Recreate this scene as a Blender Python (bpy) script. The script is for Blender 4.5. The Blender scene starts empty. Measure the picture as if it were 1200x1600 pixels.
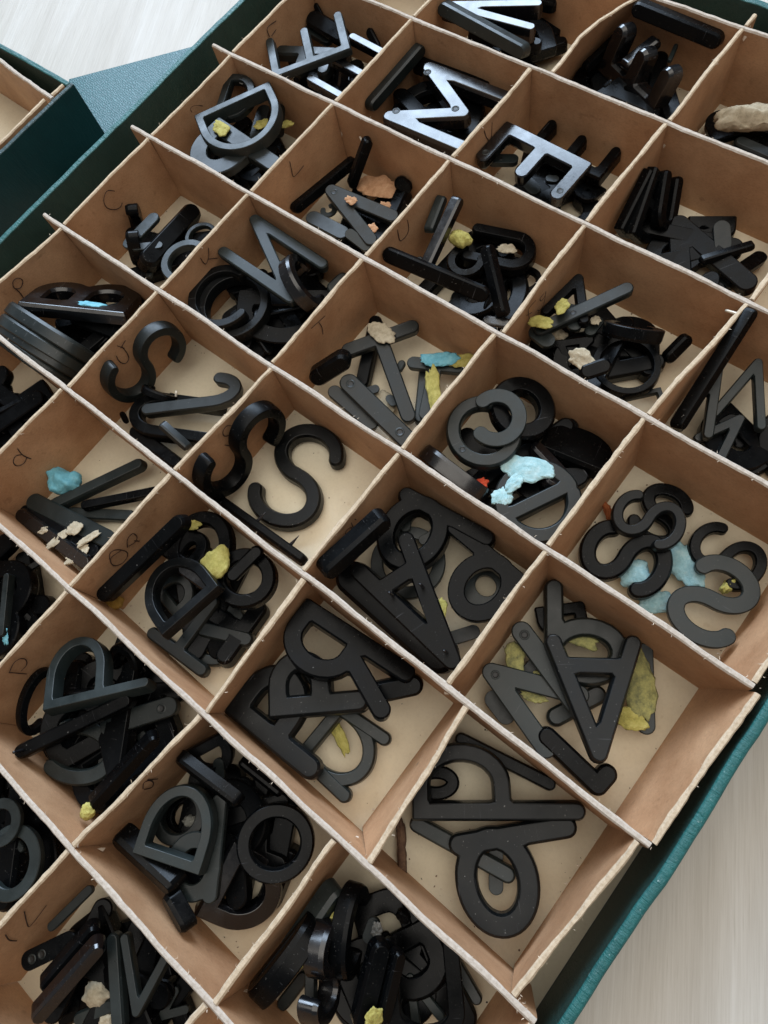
# A tray of loose plastic sign letters in a divided cardboard box.  1 unit = 1 cm, z = 0 at the rim of the box.
import bpy, bmesh, math, random
import numpy as np
from mathutils import Vector, Matrix, noise as mnoise
from mathutils.geometry import tessellate_polygon
random.seed(11)
scene = bpy.context.scene
COL = scene.collection
scene.unit_settings.system = 'METRIC'
scene.unit_settings.scale_length = 0.01
H = 3.448

# ---------------------------------------------------------------- camera
CAM_LOC=(28.244, -29.271, 22.845)
CAM_RIGHT=(0.771541, 0.616114, -0.158518)
CAM_UP=(-0.546322, 0.769339, 0.331135)
CAM_BACK=(0.325971, -0.168883, 0.930173)
LENS=25.0069

cam_d = bpy.data.cameras.new('camera'); cam = bpy.data.objects.new('camera', cam_d); COL.objects.link(cam)
m = Matrix.Identity(4)
for k, v in enumerate((CAM_RIGHT, CAM_UP, CAM_BACK)):
    for r in range(3): m[r][k] = v[r]
m.translation = CAM_LOC
cam.matrix_world = m
cam_d.sensor_fit = 'VERTICAL'; cam_d.sensor_height = 36; cam_d.sensor_width = 27; cam_d.lens = LENS
cam_d.clip_start = 0.5; cam_d.clip_end = 3000
cam_d.dof.use_dof = True; cam_d.dof.focus_distance = 26.0; 
cam_d.dof.aperture_fstop = 8.0
scene.camera = cam

# ---------------------------------------------------------------- light: one big window beyond the far side, dim ambient and an added overhead fill
world = bpy.data.worlds.new('World'); scene.world = world; world.use_nodes = True
bg = world.node_tree.nodes['Background']
bg.inputs['Color'].default_value = (0.95, 0.96, 1.0, 1); bg.inputs['Strength'].default_value = 0.11

def area(name, az, el, dist, sx, sy, radiance, colr, target=(14, -18, -2)):
    l = bpy.data.lights.new(name, 'AREA'); l.shape = 'RECTANGLE'; l.size = sx; l.size_y = sy
    l.energy = radiance * math.pi * sx * sy; l.color = colr
    o = bpy.data.objects.new(name, l); COL.objects.link(o)
    a, e = math.radians(az), math.radians(el)
    d = Vector((math.cos(a) * math.cos(e), math.sin(a) * math.cos(e), math.sin(e)))
    o.location = Vector(target) + d * dist
    o.rotation_euler = d.to_track_quat('Z', 'Y').to_euler()
    return o
area('window_light', 136, 35, 260, 210, 115, 9.0, (0.64, 0.80, 1.0))
area('overhead_fill', 100, 80, 125, 150, 150, 1.22, (1.0, 0.94, 0.85), (34, -34, -2))  # added fill for ceiling bounce, hung close to brighten the lower right
scene.view_settings.view_transform = 'Standard'; scene.view_settings.look = 'None'
scene.view_settings.exposure = 0.86; scene.view_settings.gamma = 1.0

# ---------------------------------------------------------------- materials
def new_mat(name):
    mt = bpy.data.materials.new(name); mt.use_nodes = True
    nt = mt.node_tree; b = nt.nodes['Principled BSDF']
    return mt, nt, b
def N(nt, t, **kw):
    n = nt.nodes.new(t)
    for k, v in kw.items(): setattr(n, k, v)
    return n
def noise(nt, scale, detail=4, rough=.6, vec=None, dist=0):
    n = N(nt, 'ShaderNodeTexNoise'); n.inputs['Scale'].default_value = scale; n.inputs['Detail'].default_value = detail
    n.inputs['Roughness'].default_value = rough; n.inputs['Distortion'].default_value = dist
    if vec is not None: nt.links.new(vec, n.inputs['Vector'])
    return n
def ramp(nt, src, stops):
    r = N(nt, 'ShaderNodeValToRGB'); nt.links.new(src, r.inputs['Fac'])
    el = r.color_ramp.elements
    while len(el) < len(stops): el.new(.5)
    for e, (p, c) in zip(el, stops):
        e.position = p; e.color = (c[0], c[1], c[2], 1) if not isinstance(c, float) else (c, c, c, 1)
    return r
def mix(nt, fac, a, b, mode='MIX'):
    n = N(nt, 'ShaderNodeMix', data_type='RGBA', blend_type=mode)
    for sock, v in ((n.inputs[0], fac), (n.inputs[6], a), (n.inputs[7], b)):
        if hasattr(v, 'default_value') or hasattr(v, 'is_linked'): nt.links.new(v, sock)
        elif isinstance(v, float): sock.default_value = v
        else: sock.default_value = (v[0], v[1], v[2], 1)
    return n.outputs[2]
def bump(nt, b, src, strength, dist):
    n = N(nt, 'ShaderNodeBump'); n.inputs['Strength'].default_value = strength; n.inputs['Distance'].default_value = dist
    nt.links.new(src, n.inputs['Height']); nt.links.new(n.outputs[0], b.inputs['Normal']); return n
def objco(nt): return N(nt, 'ShaderNodeTexCoord').outputs['Object']
def mapping(nt, vec, scale=(1,1,1), rot=(0,0,0)):
    n = N(nt, 'ShaderNodeMapping'); n.inputs['Scale'].default_value = scale; n.inputs['Rotation'].default_value = rot
    nt.links.new(vec, n.inputs['Vector']); return n.outputs[0]

def card_mat(name, c0, c1, blot, bumpd=.012):
    mt, nt, b = new_mat(name); co = objco(nt)
    a = noise(nt, .55, 5, .6, co); f = noise(nt, 9, 6, .75, mapping(nt, co, (1, 1, 2.2)))
    col = ramp(nt, a.outputs['Fac'], [(.3, c0), (.7, c1)]).outputs[0]
    fl = ramp(nt, f.outputs['Fac'], [(.28, (.76, .74, .72) if bumpd > .01 else (.93, .92, .91)), (.5, (1., 1., 1.)), (.75, (1.14, 1.12, 1.09) if bumpd > .01 else (1.03, 1.03, 1.02))]).outputs[0]
    col = mix(nt, 1.0, col, fl, 'MULTIPLY')
    s = noise(nt, 2.3, 3, .5, co)
    sm = ramp(nt, s.outputs['Fac'], [(.66, (0., 0., 0.)), (.74, (1., 1., 1.))]).outputs[0]
    col = mix(nt, mix(nt, 1.0, sm, (.35, .35, .35), 'MULTIPLY'), col, blot)
    sp = noise(nt, 26, 2, .5, co)
    spm = ramp(nt, sp.outputs['Fac'], [(.73, (0., 0., 0.)), (.76, (1., 1., 1.))]).outputs[0]
    col = mix(nt, mix(nt, 1.0, spm, (.5, .5, .5), 'MULTIPLY'), col, blot)
    nt.links.new(col, b.inputs['Base Color']); b.inputs['Roughness'].default_value = .72; b.inputs['Specular IOR Level'].default_value = .35
    g = noise(nt, 16, 8, .75, co); cr = noise(nt, 1.1, 3, .5, co, 1.2)
    bump(nt, b, mix(nt, .45, g.outputs['Fac'], cr.outputs['Fac']), .6, bumpd * 2.2)
    return mt
M = {}
M['card'] = card_mat('brown_cardboard', (.36, .190, .095), (.51, .30, .165), (.20, .10, .05))
M['floor'] = card_mat('buff_paper', (.66, .585, .43), (.74, .67, .51), (.52, .42, .28), .004)
def edge_mat(name, c0, c1):
    mt, nt, b = new_mat(name); co = objco(nt)
    a = noise(nt, 7, 6, .8, co); col = ramp(nt, a.outputs['Fac'], [(.3, c0), (.62, c1)]).outputs[0]
    nt.links.new(col, b.inputs['Base Color']); b.inputs['Roughness'].default_value = .9; b.inputs['Specular IOR Level'].default_value = .2
    g = noise(nt, 22, 6, .8, co); bump(nt, b, g.outputs['Fac'], .7, .02); return mt
M['edgeA'] = edge_mat('cut_edge_grey', (.34, .285, .23), (.54, .475, .41))
M['edgeB'] = edge_mat('cut_edge_tan', (.38, .285, .19), (.58, .47, .34))
M['fibre'] = edge_mat('torn_fibre', (.5, .4, .3), (.68, .58, .46))
def cloth_mat(name, c0, c1, rough=.42, wear=True, scale=14):
    mt, nt, b = new_mat(name); co = objco(nt)
    a = noise(nt, 1.1, 5, .6, co); col = ramp(nt, a.outputs['Fac'], [(.3, c0), (.7, c1)]).outputs[0]
    if wear:
        geo = N(nt, 'ShaderNodeSeparateXYZ'); nt.links.new(N(nt, 'ShaderNodeNewGeometry').outputs['Position'], geo.inputs[0])
        top = N(nt, 'ShaderNodeMapRange'); nt.links.new(geo.outputs['Z'], top.inputs[0])
        top.inputs[1].default_value = -.12; top.inputs[2].default_value = .0
        w = noise(nt, 5, 7, .8, co); wm = ramp(nt, w.outputs['Fac'], [(.62, (0., 0., 0.)), (.68, (1., 1., 1.))]).outputs[0]
        fac = mix(nt, 1.0, wm, top.outputs[0], 'MULTIPLY')
        col = mix(nt, fac, col, (.42, .52, .52))
        w2 = noise(nt, 9, 3, .6, co); wm2 = ramp(nt, w2.outputs['Fac'], [(.80, (0., 0., 0.)), (.82, (1., 1., 1.))]).outputs[0]
        col = mix(nt, mix(nt, 1.0, wm2, (.5, .5, .5), 'MULTIPLY'), col, (.35, .42, .42))
    nt.links.new(col, b.inputs['Base Color']); b.inputs['Roughness'].default_value = rough
    v = N(nt, 'ShaderNodeTexVoronoi'); v.inputs['Scale'].default_value = scale; nt.links.new(mapping(nt, co, (1, 1, 1)), v.inputs['Vector'])
    g = noise(nt, scale, 6, .7, co); wr = noise(nt, 1, 4, .6, mapping(nt, co, (1.0, 5.5, 1.0)), .8)
    bump(nt, b, mix(nt, .65, g.outputs['Fac'], wr.outputs['Fac']), 1.0, .09); return mt
M['green_in'] = cloth_mat('dark_green_lining', (.006, .030, .026), (.010, .042, .036), .5)
M['teal'] = cloth_mat('teal_book_cloth', (.004, .074, .072), (.009, .112, .108), .42)
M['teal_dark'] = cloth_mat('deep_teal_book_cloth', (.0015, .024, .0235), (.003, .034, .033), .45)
def lid_mat():
    mt, nt, b = new_mat('ribbed_teal_leatherette'); co = objco(nt)
    w = N(nt, 'ShaderNodeTexWave'); w.inputs['Scale'].default_value = 2.6; w.inputs['Distortion'].default_value = 9
    w.inputs['Detail'].default_value = 3; w.inputs['Detail Scale'].default_value = 1.8; w.inputs['Detail Roughness'].default_value = .7
    nt.links.new(mapping(nt, co, (1, 1, 1), (0, 0, math.radians(-35))), w.inputs['Vector'])
    col = ramp(nt, w.outputs['Fac'], [(.25, (.007, .060, .068)), (.8, (.024, .112, .122))]).outputs[0]
    nt.links.new(col, b.inputs['Base Color']); b.inputs['Roughness'].default_value = .45
    bump(nt, b, w.outputs['Fac'], .5, .018); return mt
M['lid'] = lid_mat()
def table_mat():
    mt, nt, b = new_mat('pale_wood_laminate'); co = objco(nt)
    rot = (0, 0, math.radians(60.5))
    v1 = mapping(nt, co, (1, 1, 1), rot)
    s1 = mapping(nt, v1, (.05, .55, 1)); s2 = mapping(nt, v1, (.16, 4.2, 1)); s3 = mapping(nt, v1, (.5, 20, 1))
    a = noise(nt, 1, 4, .6, s1, .6); c = noise(nt, 1, 5, .65, s2, .3); f = noise(nt, 1, 3, .6, s3)
    col = ramp(nt, a.outputs['Fac'], [(.32, (.44, .41, .365)), (.5, (.485, .455, .41)), (.68, (.53, .505, .465))]).outputs[0]
    col = mix(nt, 1.0, col, ramp(nt, c.outputs['Fac'], [(.3, (.95, .94, .93)), (.65, (1.03, 1.03, 1.03))]).outputs[0], 'MULTIPLY')
    col = mix(nt, 1.0, col, ramp(nt, f.outputs['Fac'], [(.35, (.94, .93, .92)), (.6, (1.02, 1.02, 1.02))]).outputs[0], 'MULTIPLY')
    pores = noise(nt, 1, 2, .5, mapping(nt, v1, (.55, 16, 1)))
    col = mix(nt, ramp(nt, pores.outputs['Fac'], [(.66, (0., 0., 0.)), (.72, (.28, .28, .28))]).outputs[0], col, (.30, .26, .21))
    nt.links.new(col, b.inputs['Base Color'])
    r = ramp(nt, c.outputs['Fac'], [(.3, .34), (.7, .46)]); nt.links.new(r.outputs[0], b.inputs['Roughness'])
    b.inputs['Specular IOR Level'].default_value = .07
    h = mix(nt, .5, c.outputs['Fac'], noise(nt, 1, 3, .7, mapping(nt, v1, (.45, 5.5, 1))).outputs['Fac'])
    bump(nt, b, h, .5, .06); return mt
M['table'] = table_mat()
def plastic(name, base, rough, spec=.5):
    mt, nt, b = new_mat(name); co = objco(nt)
    oi = N(nt, 'ShaderNodeObjectInfo')
    n1 = noise(nt, 3.0, 5, .65, co); n2 = noise(nt, 60, 2, .5, co)
    lo = tuple(x * .75 for x in base); hi = tuple(x * 1.35 for x in base)
    col = ramp(nt, n1.outputs['Fac'], [(.3, lo), (.7, hi)]).outputs[0]
    var = ramp(nt, oi.outputs['Random'], [(0., (.65, .66, .68)), (.5, (1.0, 1.0, 1.0)), (1., (1.4, 1.45, 1.5))]).outputs[0]
    col = mix(nt, 1.0, col, var, 'MULTIPLY')
    d = ramp(nt, n2.outputs['Fac'], [(.715, (0., 0., 0.)), (.76, (.45, .45, .45))]).outputs[0]
    col = mix(nt, d, col, (.30, .29, .27))
    sc = noise(nt, 1, 2, .5, mapping(nt, co, (2.5, 60, 8), (0, 0, .7)))
    scm = ramp(nt, sc.outputs['Fac'], [(.70, (0., 0., 0.)), (.76, (.30, .30, .30))]).outputs[0]
    col = mix(nt, scm, col, (.16, .16, .17))
    nt.links.new(col, b.inputs['Base Color'])
    rr = N(nt, 'ShaderNodeMapRange'); nt.links.new(n1.outputs['Fac'], rr.inputs[0])
    rr.inputs[1].default_value = .3; rr.inputs[2].default_value = .7; rr.inputs[3].default_value = rough - .10; rr.inputs[4].default_value = rough + .14
    nt.links.new(rr.outputs[0], b.inputs['Roughness'])
    b.inputs['Specular IOR Level'].default_value = spec
    g = noise(nt, 7, 4, .6, co); bump(nt, b, g.outputs['Fac'], .12, .02)
    return mt
M['m'] = plastic('matt_grey_plastic', (.0100, .0135, .0130), .36, .34)
M['g'] = plastic('black_plastic', (.0016, .0019, .0022), .27, .12)
M['h'] = plastic('glossy_black_plastic', (.003, .003, .0035), .2, .72)
M['k'] = plastic('satin_black_plastic', (.0042, .0050, .0054), .32, .20)
M['pin'] = plastic('pin_black', (.01, .01, .012), .2)
mt, nt, b = new_mat('steel_pin'); b.inputs['Metallic'].default_value = .35; b.inputs['Base Color'].default_value = (.72, .66, .55, 1); b.inputs['Roughness'].default_value = .3; M['steel'] = mt
mt, nt, b = new_mat('pit_black'); b.inputs['Base Color'].default_value = (.004, .004, .004, 1); b.inputs['Roughness'].default_value = .5; M['pit'] = mt
def putty_mat(name, c0, c1, c2, rough=.85):
    mt, nt, b = new_mat(name); co = objco(nt)
    a = noise(nt, 3.5, 6, .75, co); col = ramp(nt, a.outputs['Fac'], [(.3, c0), (.5, c1), (.7, c2)]).outputs[0]
    nt.links.new(col, b.inputs['Base Color']); b.inputs['Roughness'].default_value = rough
    g = noise(nt, 9, 8, .8, co); bump(nt, b, g.outputs['Fac'], .8, .05); return mt
M['yellow'] = putty_mat('yellow_putty', (.22, .20, .05), (.38, .335, .085), (.50, .45, .15))
M['greyellow'] = putty_mat('dirty_yellow_putty', (.08, .09, .05), (.25, .24, .09), (.40, .375, .13))
M['blue'] = putty_mat('blue_putty', (.09, .30, .38), (.13, .40, .50), (.22, .50, .58), .65)
M['blue2'] = putty_mat('faded_blue_putty', (.17, .33, .37), (.26, .44, .48), (.38, .54, .56))
M['paleblue'] = putty_mat('torn_pale_blue_putty', (.22, .42, .46), (.34, .54, .57), (.48, .65, .67))
M['cream'] = putty_mat('cream_glue', (.27, .23, .16), (.42, .365, .26), (.54, .48, .36))
M['ochre'] = putty_mat('ochre_foam', (.22, .12, .02), (.42, .25, .045), (.55, .36, .09))
M['paper'] = putty_mat('torn_orange_paper', (.30, .15, .07), (.46, .25, .13), (.58, .36, .21))
M['brown'] = putty_mat('dark_brown_paper', (.06, .03, .018), (.12, .065, .038), (.2, .12, .07))
M['red'] = putty_mat('red_putty', (.35, .03, .01), (.55, .06, .02), (.65, .10, .04))
M['orange'] = putty_mat('orange_putty', (.45, .12, .02), (.6, .18, .03), (.7, .25, .05))
M['rust'] = putty_mat('rust_chip', (.16, .04, .01), (.3, .08, .02), (.38, .13, .04))
M['grey'] = putty_mat('grey_fluff', (.08, .08, .07), (.16, .16, .14), (.28, .28, .25))
M['glue'] = putty_mat('dark_glue', (.03, .03, .028), (.09, .088, .08), (.22, .21, .19), .4)
mt, nt, b = new_mat('brown_ink'); b.inputs['Base Color'].default_value = (.032, .014, .010, 1); b.inputs['Roughness'].default_value = .6; M['ink'] = mt

# ---------------------------------------------------------------- helpers
def link(name, me, parent=None):
    o = bpy.data.objects.new(name, me); COL.objects.link(o)
    if parent is not None: o.parent = parent
    return o
def tag(o, label, cat, group=None, kind=None):
    if label: o['label'] = label
    if cat: o['category'] = cat
    if group: o['group'] = group
    if kind: o['kind'] = kind
    return o
def mesh_from(name, verts, faces, mats, idx=None, smooth=False):
    me = bpy.data.meshes.new(name); me.from_pydata([tuple(v) for v in verts], [], faces)
    for q in mats: me.materials.append(q)
    if idx: me.polygons.foreach_set('material_index', idx)
    if smooth: me.polygons.foreach_set('use_smooth', [True] * len(faces))
    me.update(); return me
def box_mesh(name, lo, hi, mat, seg=1.2, bev=.05, jit=.0):
    """a slab cut into short lengths so its rim can wander a little, with rounded edges"""
    bm = bmesh.new(); bmesh.ops.create_cube(bm, size=1)
    for v in bm.verts:
        v.co = Vector([lo[k] + (v.co[k] + .5) * (hi[k] - lo[k]) for k in range(3)])
    L = 0 if hi[0] - lo[0] > hi[1] - lo[1] else 1
    n = int((hi[L] - lo[L]) / seg)
    es = [e for e in bm.edges if abs(e.verts[0].co[L] - e.verts[1].co[L]) > .5 * (hi[L] - lo[L])]
    if n > 1: bmesh.ops.subdivide_edges(bm, edges=es, cuts=n, use_grid_fill=True)
    if bev: 
        ed = [e for e in bm.edges if len(e.link_faces) == 2 and e.calc_face_angle(0) > .5]
        bmesh.ops.bevel(bm, geom=ed, offset=bev, segments=3, profile=.6, affect='EDGES')
    if jit:
        for v in bm.verts:
            t = max(0, 1 + v.co.z / 2.5)
            p = Vector((v.co[L] * .9, 3.3, 1.7))
            v.co[1 - L] += (mnoise.noise(p * .35) * 1.6 + mnoise.noise(p * 2.1) * .6) * jit * t
            v.co.z += mnoise.noise(p * 1.9 + Vector((9, 0, 0))) * jit * t * .8
    me = bpy.data.meshes.new(name); bm.to_mesh(me); bm.free(); me.materials.append(mat)
    me.polygons.foreach_set('use_smooth', [True] * len(me.polygons))
    return me

# ---------------------------------------------------------------- table and lid
tz = -3.92
bm = bmesh.new()
for x in (-140, 170): 
    for y in (-190, 120): bm.verts.new((x, y, tz))
bm.verts.ensure_lookup_table(); bm.faces.new([bm.verts[i] for i in (0, 2, 3, 1)])
me = bpy.data.meshes.new('table_top'); bm.to_mesh(me); bm.free(); me.materials.append(M['table'])
tag(link('table_top', me), None, None, kind='structure')

lid_me = box_mesh('box_lid', (0, -11, -3.9), (30, 0, -3.64), M['lid'], 2, .06)
lid = link('box_lid', lid_me)
lid.location = (-12.02, -14.62, 0); lid.rotation_euler = (0, 0, math.radians(46.7))
# the sheet lies under the two boxes
tag(lid, 'flat ribbed teal box lid lying on the table between the two boxes', 'box lid')

# ---------------------------------------------------------------- the boxes
YA = [-.0, -5.72, -11.44, -17.18, -22.98, -28.5, -34.05, -39.75, -45.45]           # rows -1 .. 7
XB = [0, 6.42, 12.85, 19.28, 25.7, 32.0]
BTOP = {(1, 4): (6.27, 6.05), (1, 5): (6.05, 6.0), (2, 3): (13.0, 12.74), (2, 4): (12.71, 12.68), (2, 5): (12.70, 12.67), (2, 6): (12.7, 12.7),
        (3, 1): (19.3, 19.47), (3, 4): (19.45, 19.79), (3, 5): (19.67, 19.07), (3, 6): (19.04, 18.75), (0, 3): (.1, -.45),
        (4, 0): (26.0, 26.0), (4, 1): (25.95, 25.48), (4, 2): (25.44, 25.40), (4, 3): (25.45, 25.45), (4, 4): (26.35, 26.74), (4, 5): (25.51, 25.55), (4, 6): (25.4, 24.9),
        (5, 3): (32.8, 32.68), (5, 4): (32.3, 31.86)}
def btop(i, r):
    if (i, r) in BTOP: return BTOP[(i, r)]
    return (32.6, 32.6) if i == 5 else (XB[i], XB[i])

def strip(verts, faces, idx, top, bot, th, seed, rag=.035):
    """cardboard strip between a top and a bottom polyline; top and bottom are lists of (x, y) of equal length"""
    pts = []
    n = len(top)
    seg_len = [math.dist(top[k], top[k + 1]) for k in range(n - 1)]
    for k in range(n - 1):
        c = max(2, int(seg_len[k] / .12))
        for j in range(c):
            t = j / c
            pts.append((Vector(top[k]).lerp(Vector(top[k + 1]), t), Vector(bot[k]).lerp(Vector(bot[k + 1]), t)))
    pts.append((Vector(top[-1]), Vector(bot[-1])))
    d = (Vector(top[-1]) - Vector(top[0])).normalized(); nrm = Vector((-d.y, d.x))
    base = len(verts); prof = []
    s = 0
    for k, (tp, bt) in enumerate(pts):
        if k: s += (tp - pts[k - 1][0]).length
        p = Vector((s, seed * 7.3, 0))
        bow = mnoise.noise(p * .35) * .07
        jz = mnoise.noise(p * 1.1 + Vector((0, 3, 0))) * rag * 1.1 + mnoise.noise(p * 4.5) * rag * .5
        el = mnoise.noise(p * .8 + Vector((0, 0, 5))) * rag * 1.0 + mnoise.noise(p * 3.5 + Vector((0, 0, 9))) * rag * .55
        er = mnoise.noise(p * .75 + Vector((0, 0, 15))) * rag * 1.0 + mnoise.noise(p * 3.3 + Vector((0, 0, 19))) * rag * .55
        ring = []
        for (fz, off, jl, jzz) in ((-H, -th / 2, 0, 0), (-H * .5, -th / 2, 0, 0), (-.35, -th / 2, 0, 0), (-.04, -th / 2, el, jz * .5), (.0, -th / 4, el * .5, jz + rag * .5),
                                   (.005, th / 4, er * .5, jz + rag * .4), (-.03, th / 2, er, jz * .6), (-.35, th / 2, 0, 0), (-H * .5, th / 2, 0, 0), (-H, th / 2, 0, 0)):
            f = 1 + fz / H
            c = bt.lerp(tp, f) + nrm * (off + jl + bow * f * f)
            ring.append(len(verts)); verts.append((c.x, c.y, fz + jzz))
        prof.append(ring)
    for k in range(len(prof) - 1):
        a, b_ = prof[k], prof[k + 1]
        for q in range(9):
            faces.append((a[q], b_[q], b_[q + 1], a[q + 1])); idx.append(1 if q in (3, 4, 5) else 0)
    faces.append(tuple(prof[0])); idx.append(1); faces.append(tuple(reversed(prof[-1]))); idx.append(1)
def fibres(path, n, seed, parent):
    """frayed hairs along a torn edge"""
    rnd = random.Random(seed); v = []; f = []
    for _ in range(n):
        k = rnd.randrange(len(path) - 1); t = rnd.random()
        c = Vector(path[k]).lerp(Vector(path[k + 1]), t)
        side = rnd.choice((-1, 1)); d = (Vector(path[k + 1]) - Vector(path[k])).normalized(); nr = Vector((-d.y, d.x, 0)) * side
        ln = rnd.uniform(.03, .13); w = rnd.uniform(.006, .013)
        p0 = c + nr * .09 + Vector((0, 0, rnd.uniform(-.06, .03)))
        p1 = p0 + nr * ln * .6 + d * rnd.uniform(-.6, .6) * ln + Vector((0, 0, rnd.uniform(-.05, .06)))
        p2 = p1 + nr * ln * .3 + d * rnd.uniform(-.8, .8) * ln + Vector((0, 0, rnd.uniform(-.1, .04)))
        b0 = len(v); v += [p0 - d * w, p0 + d * w, p1 - d * w * .7, p1 + d * w * .7, p2]
        f += [(b0, b0 + 1, b0 + 3, b0 + 2), (b0 + 2, b0 + 3, b0 + 4)]
    o = link('frayed_fibre', mesh_from('frayed_fibre', v, f, [M['fibre']]), parent); o['kind'] = 'stuff'

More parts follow.
